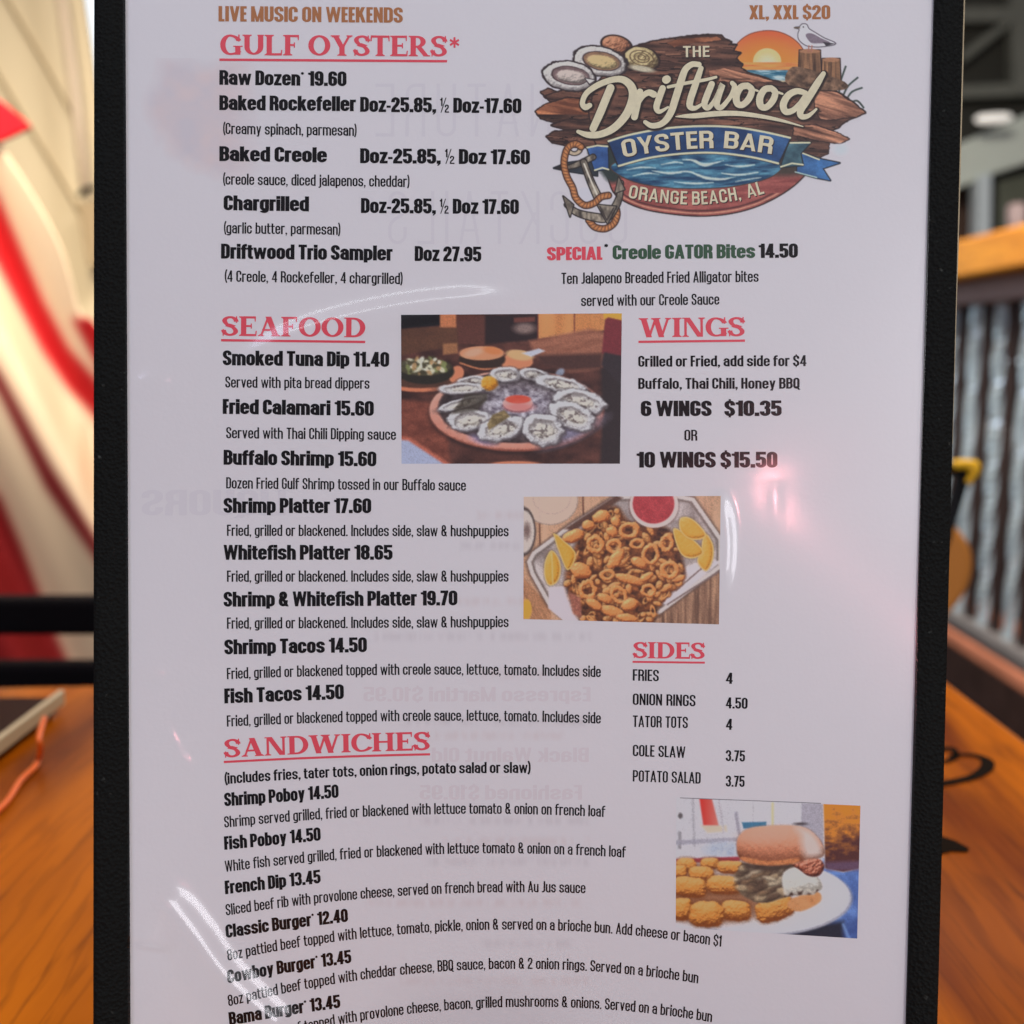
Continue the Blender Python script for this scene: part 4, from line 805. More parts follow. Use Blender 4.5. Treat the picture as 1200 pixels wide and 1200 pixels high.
tea = c.poly([(940, 60), (1175, 60), (1165, 455), (1060, 478), (950, 455)]); tcol = c.mix((232, 146, 44), (74, 38, 36), (c.Y-90)/270+(c.noise(40, 24, 7)-.5)*1.1); c.fill(tea-4, (196, 180, 170), 8); c.fill(tea, tcol, 8); c.fill(c.poly([(945, 420), (1165, 410), (1160, 470), (960, 470)]), (92, 70, 96), 26, .8)
c.fill(c.ell(560, 640, 556, 232), (150, 148, 160), 10); c.fill(c.ell(550, 632, 548, 226), c.mix((188, 186, 194), (208, 206, 212), (c.X-500)/600), 8); c.fill(c.ell(520, 625, 430, 190), (196, 192, 196), 60)
c.fill(c.ell(260, 660, 330, 130), (120, 66, 34), 70, .8)
def tot(x, y, rx, ry, rot=0):
    ca, sa = math.cos(R(rot)), math.sin(R(rot)); X_ = c.X-x; Y_ = c.Y-y; u_ = np.abs((X_*ca+Y_*sa)/rx); v_ = np.abs((-X_*sa+Y_*ca)/ry)
    d = ((u_**3.2+v_**2.6+1e-6)**(1/2.9)-1)*min(rx, ry)+.09*ry*(c.noise(30, 26, int(x) % 40)-.5)*2; c.fill(d-4, (96, 50, 26), 26, .75)
    c.solid(d, ry*.9, ((112, 58, 26), (204, 134, 62), (236, 190, 114)), 5.0, 13, int(x+y) % 60, 10, L=(-.2, -.72, .66), aa=8)
for a in [(100, 440, 62, 44), (245, 428, 58, 34), (372, 452, 84, 40, 4), (190, 492, 78, 46), (60, 480, 44, 40), (120, 572, 108, 62, 6), (330, 560, 108, 56, 3), (75, 706, 62, 68), (400, 716, 96, 62, 4), (225, 738, 106, 78, 0), (640, 702, 120, 76, -18)]: tot(*a)
c.fill(c.poly([(750, 640), (900, 600), (920, 660), (800, 720), (720, 690)], 4), c.mix((168, 108, 66), (206, 152, 106), c.noise(30, 20, 8)), 12)
fil = c.poly([(418, 470), (470, 425), (760, 425), (800, 470), (740, 610), (690, 640), (560, 670), (440, 620), (420, 560)], 4); c.fill(fil, c.mix((52, 40, 34), (120, 98, 78), c.noise(50, 34, 9)*1.7-.35), 14)
r_ = np.random.RandomState(8)
for k in range(60):
    x = 425+r_.rand()*330; y = 450+r_.rand()*195
    if y > 640-(abs(x-570)/170)**2*60: continue
    z = r_.rand(); base = np.array([(176, 152, 122), (128, 100, 76), (84, 64, 52), (196, 178, 152)][k % 4], float); d = c.ell(x, y, 20+r_.rand()*34, 11+r_.rand()*14, r_.rand()*70-35)+4*(c.noise(16, 12, k)-.5)
    c.fill(d-3, (70, 54, 46), 16, .45); c.solid(d, 14, (base*.62, base*.92, np.minimum(base*1.1, 220)), 1.2, 12, k, 4, aa=12, al=.8)
c.fill(c.poly([(440, 425), (750, 425), (740, 462), (620, 480), (460, 462)]), (58, 42, 36), 26, .85)
d = c.poly([(700, 480), (800, 450), (905, 515), (925, 585), (830, 600), (740, 612), (690, 570)], 4); c.fill(d-3, (110, 96, 88), 18, .6); c.solid(d, 60, ((140, 132, 124), (196, 194, 190), (216, 214, 212)), 8, 44, 10, 6, aa=14)
c.fill(c.line([(705, 628, 5), (760, 612, 11), (820, 606, 12), (868, 612, 6), (905, 590, 3)], 1, 6)+10*(c.noise(14, 10, 55)-.5), (62, 44, 38), 8)
for q_ in range(14): c.fill(c.ell(705+q_*14, 596+14*math.sin(q_*1.7), 10+4*math.sin(q_*2.3), 15+6*math.cos(q_*1.3), 15*math.sin(q_)), (196-6*(q_ % 4), 190-7*(q_ % 4), 182-8*(q_ % 4)), 12, .75)
c.solid(c.poly([(745, 430), (800, 400), (900, 395), (945, 440), (915, 500), (850, 505), (790, 465)], 4), 30, ((66, 26, 20), (156, 84, 62), (212, 156, 132)), 9, 13, 12, 20, aa=10)
bun = c.poly([(410, 340), (418, 268), (480, 215), (600, 198), (740, 196), (840, 215), (910, 275), (940, 335), (930, 385), (840, 400), (760, 425), (610, 438), (470, 418), (425, 390)], 5)
c.fill(bun-4, (120, 88, 74), 14, .6); c.solid(c.ell(672, 312, 300, 158), 158, ((96, 50, 32), (178, 112, 84), (216, 168, 142)), 2.2, 24, 14, 6, L=(-.1, -.66, .74), aa=8, mask=bun)
hl = c.poly([(770, 205), (850, 222), (908, 278), (934, 340), (920, 380), (840, 388), (806, 330), (800, 260)], 4); c.fill(hl, (200, 190, 188), 60, np.where(bun < -2, .85, 0))
c.fill(c.ell(600, 250, 120, 34, -4), (208, 160, 140), 70, .6)
c.fill(c.poly([(440, 385), (600, 412), (780, 395), (770, 425), (600, 440), (460, 418)], 3), c.mix((150, 84, 50), (210, 140, 92), c.noise(16, 10, 15)), 12)
c.blur(1); c.img = np.clip(c.img, 0, 255)*(.92+.16*c.noise(5, 5, 32, 0, 1)[..., None]); o = c.obj("food_photo", M_print, menu, zoomer(785, 930, 5.217)); o["label"] = "printed photo of a burger and potato tots beside iced tea"

# ---- clear plastic sleeve in front of the page, with a few creases
stp = 2.2; nx, ny = int(940/stp), int(1440/stp)
PX, PY = sheet(lambda y: iL(y)-3, lambda y: iR(y)+3, nx, ny, 0, YT+34, 34)
Hh = 0.9e-3+0.10e-3*np.sin(PX/97+PY/210)*np.sin(PY/143+.6)
def crease(pts, height, width, fade=.15, step=False):
    global Hh
    p = smoothpts(pts, 14); best = np.full(PX.shape, 1e9); sg = np.zeros(PX.shape); tt = np.zeros(PX.shape); n = len(p)-1
    lo = p.min(0)-6*width; hi = p.max(0)+6*width; sel = (PX > lo[0]) & (PX < hi[0]) & (PY > lo[1]) & (PY < hi[1]); x = PX[sel]; y = PY[sel]
    b = np.full(x.shape, 1e9); s_ = np.zeros(x.shape); t_ = np.zeros(x.shape)
    for i in range(n):
        e = p[i+1]-p[i]; wx = x-p[i][0]; wy = y-p[i][1]; t = np.clip((wx*e[0]+wy*e[1])/(e@e), 0, 1); d = np.hypot(wx-t*e[0], wy-t*e[1]); m = d < b
        b[m] = d[m]; s_[m] = np.sign(e[0]*wy-e[1]*wx)[m]; t_[m] = ((i+t)/n)[m]
    env = np.clip(t_/fade, 0, 1)*np.clip((1-t_)/fade, 0, 1); env = env*env*(3-2*env)
    Hh[sel] += height*env*np.exp(-(b/width)**2/2)
crease([(246, 452), (330, 402), (440, 370), (560, 355), (680, 360)], 1.7e-3, 14, .3)
crease([(842, 570), (850, 620), (850, 660), (843, 705)], .55e-3, 6, .3)
crease([(172, 1112), (178, 1080), (192, 1064), (222, 1098), (262, 1152), (345, 1230)], 2.3e-3, 19, .08)
crease([(158, 458), (178, 444), (202, 447)], .6e-3, 8, .3)
crease([(150, 798), (162, 785), (180, 786), (192, 806)], .6e-3, 7, .3)
def facet(px, py, lampos, sx, sy, rot=0, amp=1.0):     # a dent in the film that faces the given lamp
    global Hh
    e = 3.0; a = (P(px+e, py)-P(px-e, py))/(2*e); b = (P(px, py+e)-P(px, py-e))/(2*e); n0 = np.cross(b, a); n0 /= np.linalg.norm(n0)
    p = P(px, py); v = CAM-p; v /= np.linalg.norm(v); l = np.array(lampos)-p; l /= np.linalg.norm(l); h = v+l; h /= np.linalg.norm(h)
    if n0@v < 0: n0 = -n0
    gx = -(h@a)/(h@n0); gy = -(h@b)/(h@n0); k = np.unravel_index(np.argmin((PX-px)**2+(PY-py)**2), PX.shape); i, j = k
    gx -= (Hh[i, j+1]-Hh[i, j-1])/(PX[i, j+1]-PX[i, j-1]); gy -= (Hh[i+1, j]-Hh[i-1, j])/(PY[i+1, j]-PY[i-1, j]); dx = PX-px; dy = PY-py; c_, s_ = math.cos(R(rot)), math.sin(R(rot))
    Hh = Hh+amp*(gx*dx+gy*dy)*np.exp(-(((dx*c_+dy*s_)/sx)**2+((-dx*s_+dy*c_)/sy)**2)/2)
p0, r0 = None, None
def mirror_dir(px, py):
    e = 2.0; a = P(px+e, py)-P(px-e, py); b = P(px, py+e)-P(px, py-e); n_ = np.cross(a, b); n_ /= np.linalg.norm(n_)
    d = P(px, py)-CAM; d /= np.linalg.norm(d); return P(px, py), d-2*(d@n_)*n_
p0, r0 = mirror_dir(922., 597.); SIGN = p0+r0*1.1
for k, (x, y) in enumerate([(560, 700), (300, 560), (760, 470), (980, 860), (420, 1010), (640, 1130), (880, 330), (520, 240)]):   # slack film: faint broad waves
    Hh = Hh+(.22e-3 if k % 2 else -.22e-3)*np.exp(-(((PX-x)/70)**2+((PY-y)/46)**2)/2)
Hh = Hh+2.2e-5*np.exp(-(((PX-909)/6)**2+((PY-585)/17)**2)/2)
facet(206, 862, SIGN, 6, 18, -22); facet(222, 888, SIGN, 11, 8, 40)
V = W(PX, PY, Zpage(PX, PY)-Hh).reshape(-1, 3)
mesh("plastic_sleeve", V, gridfaces(ny, nx), M_sleeve, menu, True)

# lamps whose mirror images show in the plastic: a red tube sign
lamp("red_sign_lamp", tuple(SIGN), tuple(p0), .004, .24, (1.0, .28, .33), .010)

# ------------------------------------------------------------------ the table
def wood_mat(name, c0, c1, cl, scale=7, rough=.32, coat=.3):
    m = bpy.data.materials.new(name); m.use_nodes = True; n = m.node_tree.nodes; L = m.node_tree.links; b = n["Principled BSDF"]
    tc = n.new("ShaderNodeTexCoord"); mp = n.new("ShaderNodeMapping"); mp.inputs["Scale"].default_value = (1, .12, 1); L.new(tc.outputs["Object"], mp.inputs[0])
    n1 = n.new("ShaderNodeTexNoise"); n1.inputs["Scale"].default_value = scale; n1.inputs["Detail"].default_value = 8; n1.inputs["Distortion"].default_value = 1.2; L.new(mp.outputs[0], n1.inputs["Vector"])
    n2 = n.new("ShaderNodeTexNoise"); n2.inputs["Scale"].default_value = scale*14; n2.inputs["Detail"].default_value = 4; L.new(mp.outputs[0], n2.inputs["Vector"])
    r1 = n.new("ShaderNodeValToRGB"); r1.color_ramp.elements[0].position = .36; r1.color_ramp.elements[1].position = .64; r1.color_ramp.elements[0].color = c0+(1,); r1.color_ramp.elements[1].color = c1+(1,)
    L.new(n1.outputs["Fac"], r1.inputs[0])
    wv = n.new("ShaderNodeTexWave"); wv.inputs["Scale"].default_value = scale*2.2; wv.inputs["Distortion"].default_value = 16; wv.inputs["Detail"].default_value = 3; wv.inputs["Detail Scale"].default_value = 1.2; L.new(mp.outputs[0], wv.inputs["Vector"])
    r2 = n.new("ShaderNodeValToRGB"); r2.color_ramp.elements[0].position = .0; r2.color_ramp.elements[1].position = .16; r2.color_ramp.elements[0].color = (1, 1, 1, 1); r2.color_ramp.elements[1].color = (0, 0, 0, 1); L.new(wv.outputs["Fac"], r2.inputs[0])
    r3 = n.new("ShaderNodeValToRGB"); r3.color_ramp.elements[0].position = .55; r3.color_ramp.elements[1].position = .75; L.new(n2.outputs["Fac"], r3.inputs[0])
    mx = n.new("ShaderNodeMix"); mx.data_type = 'RGBA'; mx.inputs[7].default_value = cl+(1,); L.new(r1.outputs[0], mx.inputs[6])
    ma = n.new("ShaderNodeMath"); ma.operation = 'MULTIPLY_ADD'; ma.inputs[1].default_value = .22; L.new(r2.outputs[0], ma.inputs[0])
    mb = n.new("ShaderNodeMath"); mb.operation = 'MULTIPLY'; mb.inputs[1].default_value = .42; L.new(r3.outputs[0], mb.inputs[0]); L.new(mb.outputs[0], ma.inputs[2]); L.new(ma.outputs[0], mx.inputs[0])
    L.new(mx.outputs[2], b.inputs["Base Color"]); b.inputs["Roughness"].default_value = rough; b.inputs["Coat Weight"].default_value = coat; b.inputs["Coat Roughness"].default_value = .16; b.inputs["Specular IOR Level"].default_value = .04
    return m
M_table = wood_mat("varnished_orange_wood", (.14, .024, .001), (.52, .135, .001), (.05, .009, .001), 13, .36, .16)
M_dark = mat("dark_metal", (.008, .008, .009), .6, .15, var=.2)
table = empty("table", (-.16, .35, 0)); tag(table, "varnished orange wood table under the menu, with black burnt markings", "table")
TX0, TX1, TY0, TY1 = -.62, .268, -.02, .64
tv = [(TX0, TY0), (TX1, TY0), (TX1, .71), (-.20, .650), (TX0, .620)]; nt = len(tv)
MB().add([(x, y, 0) for x, y in tv]+[(x, y, -.035) for x, y in tv], [tuple(range(nt)), tuple(range(2*nt-1, nt-1, -1))]+[(i, i+nt, (i+1) % nt+nt, (i+1) % nt) for i in range(nt)]).build("table_top", M_table, table, bevel=.004)
for x in (TX0+.06, TX1-.08):
    for y in (TY0+.06, TY1-.08): MB().box((x-.02, y-.02, -1.0), (x+.02, y+.02, -.035)).build("leg", M_dark, table)
def table_brush(name, pts, r):
    q = smoothpts(pts, 8); p = TB(q[:, 0], q[:, 1], .0006); rr = q[:, 2:3]*.00028; t = np.gradient(p, axis=0); t /= np.linalg.norm(t, axis=1)[:, None]; nn = np.stack([-t[:, 1], t[:, 0], 0*t[:, 0]], 1)
    n = len(p); return mesh(name, np.vstack([p+nn*rr, p-nn*rr]), [(i, i+1, n+i+1, n+i) for i in range(n-1)], M_burn, table)
M_burn = mat("burnt_black_mark", (.010, .006, .004), .9, .03)
table_brush("burnt_curl", [(1085, 884, 6), (1103, 878, 8), (1116, 877, 7), (1120, 886, 6), (1108, 892, 6), (1098, 890, 4)], 1)
table_brush("burnt_curl", [(1112, 886, 4), (1130, 884, 6), (1147, 886, 9), (1157, 892, 11), (1155, 901, 11), (1140, 910, 9), (1120, 915, 9), (1095, 919, 9), (1060, 920, 8)], 1)
tri = np.array([(1060, 960), (1102, 979), (1120, 985), (1136, 994), (1133, 998), (1115, 997), (1100, 1001), (1060, 1000)]); mesh("burnt_mark", TB(tri[:, 0], tri[:, 1], .0006), [tuple(range(len(tri)))], M_burn, table)

# dark tray with a pale edge, orange cord
tray = empty("serving_tray", (-.36, .48, 0)); tag(tray, "flat dark tray with a pale metal edge lying at the left of the table", "tray")
MB().box((-.56, .20, .001), (-.255, .592, .010)).build("tray_body", mat("dark_brown_plastic", (.022, .007, .005), .6, .08, var=.3), tray, bevel=.003)
MB().box((-.2545, .20, .0040), (-.2510, .596, .0125)).build("tray_rim", mat("pale_metal_rim", (.50, .42, .27), .35, .5, var=.15), tray, bevel=.001)
q = smoothpts([(-60, 990), (0, 948), (24, 915), (41, 898), (47, 880), (46, 862), (52, 842)], 6); pts = TB(q[:, 0], q[:, 1], .0025)
zz = np.interp(np.arange(len(q)), [0, len(q)*.55, len(q)*.75, len(q)-1], [.0022, .0022, .0135, .0152]); pts = np.array([TB(np.float64(a[0]), np.float64(a[1]), z) for a, z in zip(q, zz)])
tag(MB().tube(pts, .0014).build("cord", mat("orange_plastic_cord", (.85, .15, .01), .45, .4, var=.1), None, True), "thin orange cord looping over the edge of the dark tray", "cord")

# ------------------------------------------------------------------ left background
chair = empty("chair", (-.46, .85, -1.0)); tag(chair, "black ladder-back chair pushed up behind the far side of the table", "chair")
M_chair = mat("black_painted_wood", (.006, .005, .006), .7, .08, var=.2)
for x in (-.66, -.25): MB().tube([(x, .80, -1.0), (x, .80, -.45), (x, .82, .055)], .016).build("back_post", M_chair, chair, True)
for z0, z1 in ((-.008, .020), (-.056, -.030), (-.15, -.115)): MB().box((-.655, .792, z0), (-.255, .812, z1)).build("back_rail", M_chair, chair, bevel=.004)
MB().box((-.67, .80, -.53), (-.24, 1.2, -.50)).build("seat", M_chair, chair, bevel=.008)
for x in (-.64, -.27): MB().tube([(x, 1.17, -1.0), (x, 1.16, -.53)], .016).build("leg", M_chair, chair, True)

# striped cloth with real folds
c = Canvas([(-260, -120), (300, -120), (300, 880), (-260, 880)], 150, 260, (232, 210, 180))
q = c.X*.876-c.Y*.482                      # distance across the stripes (stripes fall to the lower right)
def across(x, y): return x*.876-y*.482
RED = (178, 8, 18)
cv2 = c
def stripe(pts, col=RED): cv2.fill(cv2.poly(pts), col, 5)
stripe([(-160, -60), (0, 235), (50, 352), (80, 408), (112, 444), (260, 640), (260, 680), (112, 488), (80, 455), (50, 411), (0, 315), (-160, 30)])
stripe([(84, 372), (96, 374), (112, 370), (200, 520), (200, 560), (112, 424)])
stripe([(-160, 220), (0, 437), (58, 545), (112, 630), (260, 830), (260, 870), (112, 655), (54, 572), (0, 462), (-160, 250)], (112, 14, 20))
stripe([(-160, 420), (0, 582), (25, 640), (48, 700), (66, 745), (90, 800), (110, 880), (-260, 880)], (118, 8, 14))
c.blur(2)
edge = smoothpts([(-260, -120), (-120, -10), (0, 172), (30, 216), (70, 290), (92, 366), (112, 384), (200, 520), (300, 640)], 6)
# cloth surface: hung from its upper edge, so the grid runs from that edge down
nu, nv = 160, 150
u = np.linspace(0, 1, nu); ex = np.interp(u*(len(edge)-1), np.arange(len(edge)), edge[:, 0]); ey = np.interp(u*(len(edge)-1), np.arange(len(edge)), edge[:, 1])
v = np.linspace(0, 1, nv)[:, None]; CX = ex[None, :]+0*v-v*90*0; CY = ey[None, :]+(880-ey[None, :])*v
fold = across(CX, CY); Zc = 1.45+.034*np.sin(fold/26.0+.4)+.007*np.sin(fold/11+CY/160)+.10*v
jx = np.clip(((CX+260)/560*149), 0, 149); jy = np.clip((CY+120)/1000*259, 0, 259); x0 = np.clip(jx.astype(int), 0, 148); y0 = np.clip(jy.astype(int), 0, 258); fx = (jx-x0)[..., None]; fy = (jy-y0)[..., None]
cc = (c.img[y0, x0]*(1-fx)+c.img[y0, x0+1]*fx)*(1-fy)+(c.img[y0+1, x0]*(1-fx)+c.img[y0+1, x0+1]*fx)*fy
M_cloth = print_mat(); M_cloth.name = "striped_cotton"; M_cloth.node_tree.nodes["Principled BSDF"].inputs["Roughness"].default_value = .85
cl = mesh("striped_cloth", W(CX, CY, Zc).reshape(-1, 3), gridfaces(nv, nu), M_cloth, None, True, cols=lin(cc)*.95)
md = cl.modifiers.new("thickness", 'SOLIDIFY'); md.thickness = .003
tag(cl, "red and cream striped cloth hanging in folds behind the black chair", "cloth")
pf = MB().prism([(-120, 60), (0, 118), (20, 134), (36, 148), (20, 156), (0, 165), (-120, 190)], 1.42, .012).build("pennant", mat("red_flag_cotton", (.55, .008, .018), .8, .2, var=.15), None, bevel=.003)
tag(pf, "small red flag corner poking in at upper left above the striped cloth", "flag")
# canvas tent wall with seams and pole
tent = empty("canvas_wall", (-1.0, 2.3, -1.0)); tag(tent, "cream canvas tent wall with diagonal seams behind the striped cloth", "tent wall")
M_canvas = mat("cream_canvas", (.78, .66, .44), .8, .2, var=.06, scale=5)
MB().prism([(-420, -300), (60, -300), (96, -10), (108, 70), (130, 250), (190, 600), (220, 1050), (-420, 1050)], 2.35, .02).build("canvas_panel", M_canvas, tent)
for a in ([(-10, -30), (8, 0), (80, 125), (100, 160)], [(-30, 40), (0, 92), (80, 226), (110, 280)]):
    MB().tube([W(np.float64(x), np.float64(y), 2.345) for x, y in a], .0035, 6).build("seam", mat("brown_seam", (.34, .25, .13), .8), tent, True)
MB().tube([W(np.float64(x), np.float64(y), 2.30) for x, y in ((60, -60), (74, 10), (88, 110), (101, 225))], .012, 10).build("tent_pole", mat("pale_pole", (.70, .56, .40), .5, .3, var=.1), tent, True)
MB().prism([(90, 236), (130, 232), (130, 316), (102, 312)], 2.28, .05).build("junction_box", mat("tan_box", (.45, .34, .20), .6), tent, bevel=.004)
MB().tube([W(np.float64(x), np.float64(y), 2.28) for x, y in ((92, 230), (100, 222), (112, 220))], .006, 8).build("pole_hook", M_dark, tent, True)

# ------------------------------------------------------------------ right background: railing, patio and far porch
XW = 1.0
rail = empty("railing", (XW, 2.5, -.40)); tag(rail, "patio railing with a thick orange wood top rail, running off to the right", "railing")
M_rail = wood_mat("oiled_rail_wood", (.56, .17, .010), (.85, .34, .030), (.30, .09, .010), 9, .5, .1)
ZR = CAM[2]+.19
MB().box((XW-.07, 1.5, ZR-.035), (XW+.09, 3.6, ZR+.045)).build("top_rail", M_rail, rail, bevel=.008)
MB().box((XW-.025, 1.5, ZR-.085), (XW+.025, 3.6, ZR-.035)).build("sub_rail", mat("pinkish_board", (.46, .30, .27), .6, var=.1), rail, bevel=.004)
MB().box((XW-.03, 1.5, -.40), (XW+.03, 3.6, -.37)).build("bottom_rail", mat("grey_board", (.20, .18, .17), .6, var=.2), rail, bevel=.004)
def baluster(y, m, twist, r):
    n = 40; V = []; Fc = []
    for i in range(n+1):
        z = -.37+(ZR-.085+.37)*i/n; a = twist*i/n
        for k in range(4): V.append((XW+r*math.cos(a+k*math.pi/2), y+r*math.sin(a+k*math.pi/2), z))
    for i in range(n):
        for k in range(4): Fc.append((i*4+k, i*4+(k+1) % 4, i*4+4+(k+1) % 4, i*4+4+k))
    return mesh("baluster", V, Fc, m, rail)
M_bal = mat("pale_blue_grey_metal", (.66, .80, .90), .25, .5, metal=.45, var=.2, scale=12); M_bal2 = mat("dark_rust_metal", (.04, .026, .024), .5, .3, var=.3)
for i in range(26):
    y = 1.72+.062*i
    b = baluster(y, M_bal if i % 2 else M_bal2, (13 if i % 4 == 1 else 9) if i % 2 else 0, .013 if i % 2 else .012)
# brick ledge at the railing foot
lg = MB().box((XW-.035, 1.5, -.438), (XW+.16, 3.8, -.405)).build("brick_ledge", mat("red_brick", (.66, .24, .13), .8, .2, var=.35, scale=9), None, bevel=.006); tag(lg, "low red brick ledge along the foot of the railing", "ledge")
wl = MB().box((XW+.45, 1.5, -.9), (XW+.60, 5.0, -.12)).build("garden_wall", mat("brown_brick", (.15, .075, .055), .85, .2, var=.5, scale=14), None, bevel=.01); tag(wl, "brown brick garden wall seen between the balusters", "wall")
hs = MB().box((XW+.95, 1.5, -1.0), (XW+1.0, 7.0, .16)).build("dark_backing", mat("dark_brown_backing", (.06, .042, .035), .8, .2, var=.5, scale=8), None, bevel=.01); tag(hs, "dark brown backing added behind the garden wall to darken the baluster gaps", "screen")  # invented dark sheet that keeps bright sky and water out of the gaps
random.seed(4)
def rock(name, loc, r, m, lab, grp):
    V = []; Fc = []; n1, n2 = 7, 10
    for i in range(n1+1):
        for k in range(n2):
            th = math.pi*i/n1; ph = 2*math.pi*k/n2; rr = r*(1+.22*math.sin(3*ph+loc[1]*40)*math.sin(2*th)+.15*random.uniform(-1, 1)*(0 < i < n1))
            V.append((loc[0]+rr*math.sin(th)*math.cos(ph), loc[1]+1.3*rr*math.sin(th)*math.sin(ph), loc[2]+.75*rr*math.cos(th)))
    for i in range(n1):
        for k in range(n2): Fc.append((i*n2+k, i*n2+(k+1) % n2, (i+1)*n2+(k+1) % n2, (i+1)*n2+k))
    return tag(mesh(name, V, Fc, m, None, True), lab, "stone", grp)
M_stone = mat("pale_stone", (.62, .62, .60), .8, .2, var=.25, scale=25)
for i in range(9): rock("stone", (XW+.52, 2.35+i*.145, -.12+.045), .062+.014*(i % 3), M_stone, "pale stone in the row along the top of the brown garden wall", "pale stones on the garden wall")
pot = empty("flower_pot", (XW-.02, 2.30, -.405))
# amber chair back and black-and-yellow handle just beside the table
ch = empty("bar_stool", (.52, 1.05, -1.0)); tag(ch, "amber wooden bar stool back curving up beside the menu's right edge", "bar stool")
bpy.data.objects.remove(pot)
M_amber = mat("amber_wood", (.50, .19, .03), .4, .3, var=.2, scale=6)
q = [W(np.float64(x), np.float64(y), 1.15) for x, y in ((1020, 640), (1060, 612), (1100, 606), (1126, 622), (1139, 650), (1136, 684), (1118, 712), (1080, 735))]
def ribbon(pts, wid, th, name, m, parent):
    p = smoothpts([tuple(a) for a in pts], 6); n = len(p); V = []
    ctr = p.mean(0)
    for a in p:
        inn = (ctr-a); inn[1] = 0; inn /= np.linalg.norm(inn)+1e-9
        for o_ in ((0, 0), (0, wid), (th, wid), (th, 0)): V.append(a+inn*o_[0]*2+np.array([0, o_[1], 0]))
    Fc = [(i*4+k, i*4+(k+1) % 4, i*4+4+(k+1) % 4, i*4+4+k) for i in range(n-1) for k in range(4)]+[(0, 1, 2, 3), ((n-1)*4+3, (n-1)*4+2, (n-1)*4+1, (n-1)*4)]
    return mesh(name, V, Fc, m, parent, False)
MB().prism([tuple(a) for a in smoothpts([(1020, 640), (1060, 612), (1100, 606), (1126, 622), (1141, 650), (1138, 684), (1118, 716), (1080, 745), (1010, 750)], 5)], 1.15, .03).build("back_panel", M_amber, ch, bevel=.008)
MB().box((.30, 1.0, -.36), (.60, 1.30, -.33)).build("seat", M_amber, ch, bevel=.01)
for x in (.33, .57):
    for y in (1.03, 1.27): MB().tube([(x, y, -1.0), (x, y, -.36)], .014).build("leg", M_dark, ch, True)
MB().tube([(.42, 1.18, -.34), (.42, 1.18, -.06)], .014).build("back_support", M_dark, ch, True)
hd = empty("grab_handle", (.42, .98, 0)); 
hp = [W(np.float64(x), np.float64(y), .98) for x, y in ((1080, 700), (1098, 655), (1112, 612), (1122, 580), (1128, 560), (1126, 552), (1100, 549), (1080, 550))]
tag(hd, "black hooked handle with a yellow tip beside the menu's right edge", "handle"); hd.location = hp[0]
MB().tube(smoothpts([tuple(a) for a in hp], 5), .0062, 10).build("handle_grip", M_dark, hd, True)
hq = [W(np.float64(x), np.float64(y), .965) for x, y in ((1117, 545), (1130, 544), (1142, 547), (1140, 556), (1134, 566))]
MB().tube(smoothpts([tuple(a) for a in hq], 5), [.0045]*8+[.0052]*8+[.003]*5, 10).build("yellow_tip", mat("yellow_plastic", (.85, .48, .01), .35, .4), hd, True)

# far porch
porch = empty("porch_building", (1.9, 4.2, -1.0)); tag(porch, "dim porch building with pale fascia, window and ceiling light beyond the railing", "building")
MO = mat("dark_olive_boards", (.045, .043, .034), .8, .2, var=.35, scale=4); MG = mat("olive_grey_beam", (.16, .16, .13), .7, .2, var=.15); MWt = mat("pale_green_white_paint", (.62, .66, .56), .6, .3, var=.06); 
MB().prism([(1000, -200), (1420, -200), (1420, 120), (1125, 232), (1000, 250)], 4.3, .08).build("ceiling_panel", MO, porch)
for pts in ([(1000, 8), (1420, 8), (1420, 24), (1000, 26)], [(1000, 106), (1300, 92), (1300, 108), (1000, 120)], [(1184, -60), (1212, -60), (1214, 108), (1188, 110)], [(1128, 60), (1184, 20), (1184, 30), (1128, 74)]): MB().prism(pts, 4.2+.02*random.random(), .06).build("ceiling_beam", MG, porch)
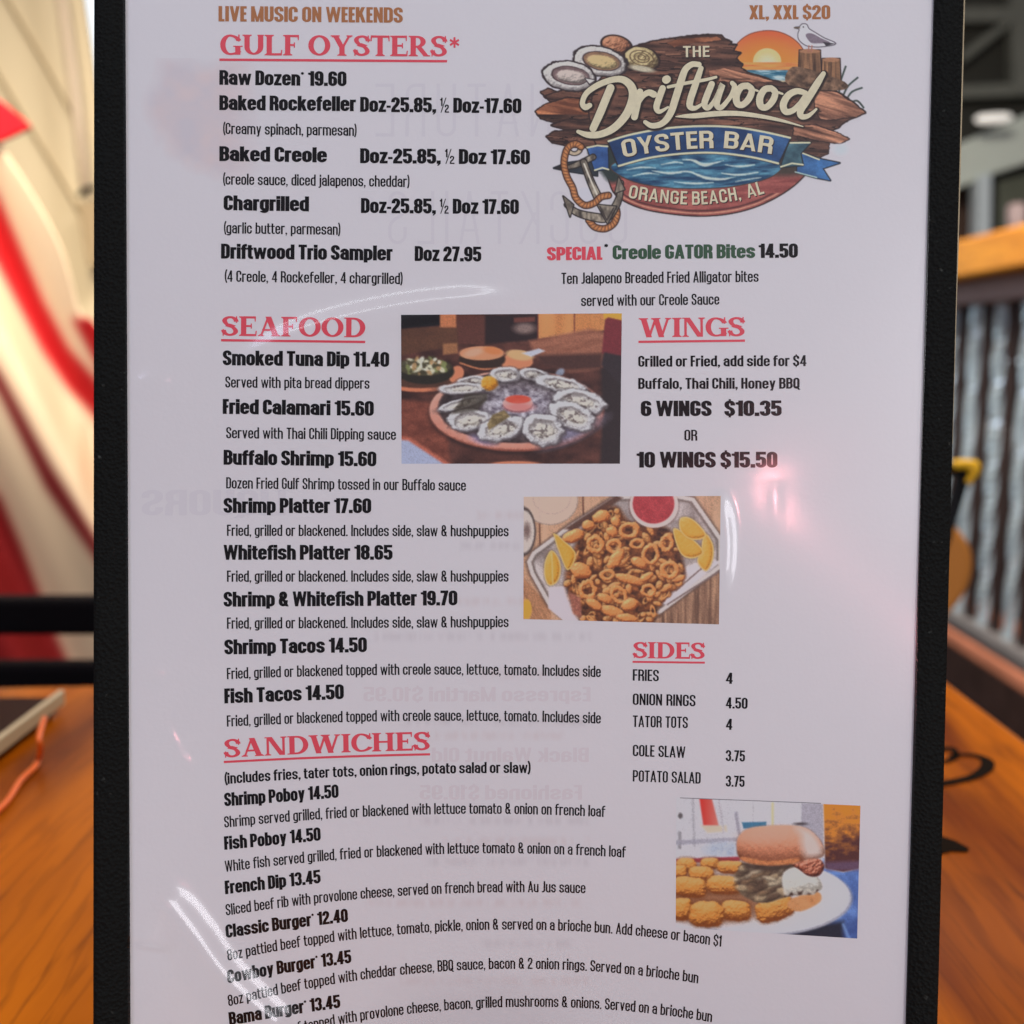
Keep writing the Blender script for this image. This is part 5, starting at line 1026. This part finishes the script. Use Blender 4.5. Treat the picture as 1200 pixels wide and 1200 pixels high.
MB().prism([(1060, 195), (1120, 170), (1300, 92), (1300, 160), (1165, 204), (1120, 222), (1060, 240)], 4.05, .10).build("fascia", MWt, porch, bevel=.01)
MB().prism([(1060, 222), (1420, 150), (1420, 420), (1060, 420)], 4.25, .03).build("wall", mat("brown_wall", (.085, .05, .036), .8, .2, var=.2), porch)
MB().prism([(1147, 206), (1163, 202), (1160, 420), (1143, 420)], 4.02, .08).build("post", mat("pale_blue_white_paint", (.60, .66, .66), .6, .3), porch, bevel=.008)
wf = MB().prism([(1164, 204), (1260, 180), (1260, 300), (1164, 296)], 4.15, .05).build("window", mat("dark_window_frame", (.02, .02, .018), .5), porch)
MB().prism([(1170, 212), (1252, 192), (1252, 292), (1170, 290)], 4.14, .008).build("pane", mat("olive_glass", (.12, .125, .085), .15, .5, var=.5, scale=3), wf)
lt = MB().tube([W(np.float64(x), np.float64(140-(x-1143)*.06), 3.9) for x in (1143, 1148, 1165, 1180, 1186)], [.006, .015, .017, .015, .006], 12).build("ceiling_light", mat("lit_tube", (1.0, .95, .86), .4, emit=.5), None, True); tag(lt, "small lit white ceiling light under the dark porch roof", "ceiling light")
cu = MB().tube([W(np.float64(1192), np.float64(y), 3.2) for y in (300, 262, 256, 244, 240)], [.026, .026, .028, .028, .024], 14).build("tumbler", mat("pinkish_plastic", (.50, .36, .33), .35, .4), None, True); tag(cu, "pale pink tumbler showing above the railing at right", "cup")

# ------------------------------------------------------------------ ground, water, sky
g = MB().box((-40, -3, -1.05), (40, 9, -1.0)).build("patio_floor", mat("dark_patio_boards", (.045, .036, .026), .8, .3, var=.4, scale=3)); g["kind"] = "structure"
wt = mesh("water", [(-90, 9, -1.3), (90, 9, -1.3), (90, 160, -1.3), (-90, 160, -1.3)], [(0, 1, 2, 3)], mat("pale_blue_water", (.25, .36, .42), .25, .5, var=.3, scale=.6)); wt["kind"] = "structure"
sk = mesh("sky", [(-110, 150, -5), (110, 150, -5), (110, 150, 90), (-110, 150, 90)], [(0, 1, 2, 3)], mat("bright_sky", (.86, .94, 1.0), 1, 0, emit=1.25)); sk["kind"] = "structure"
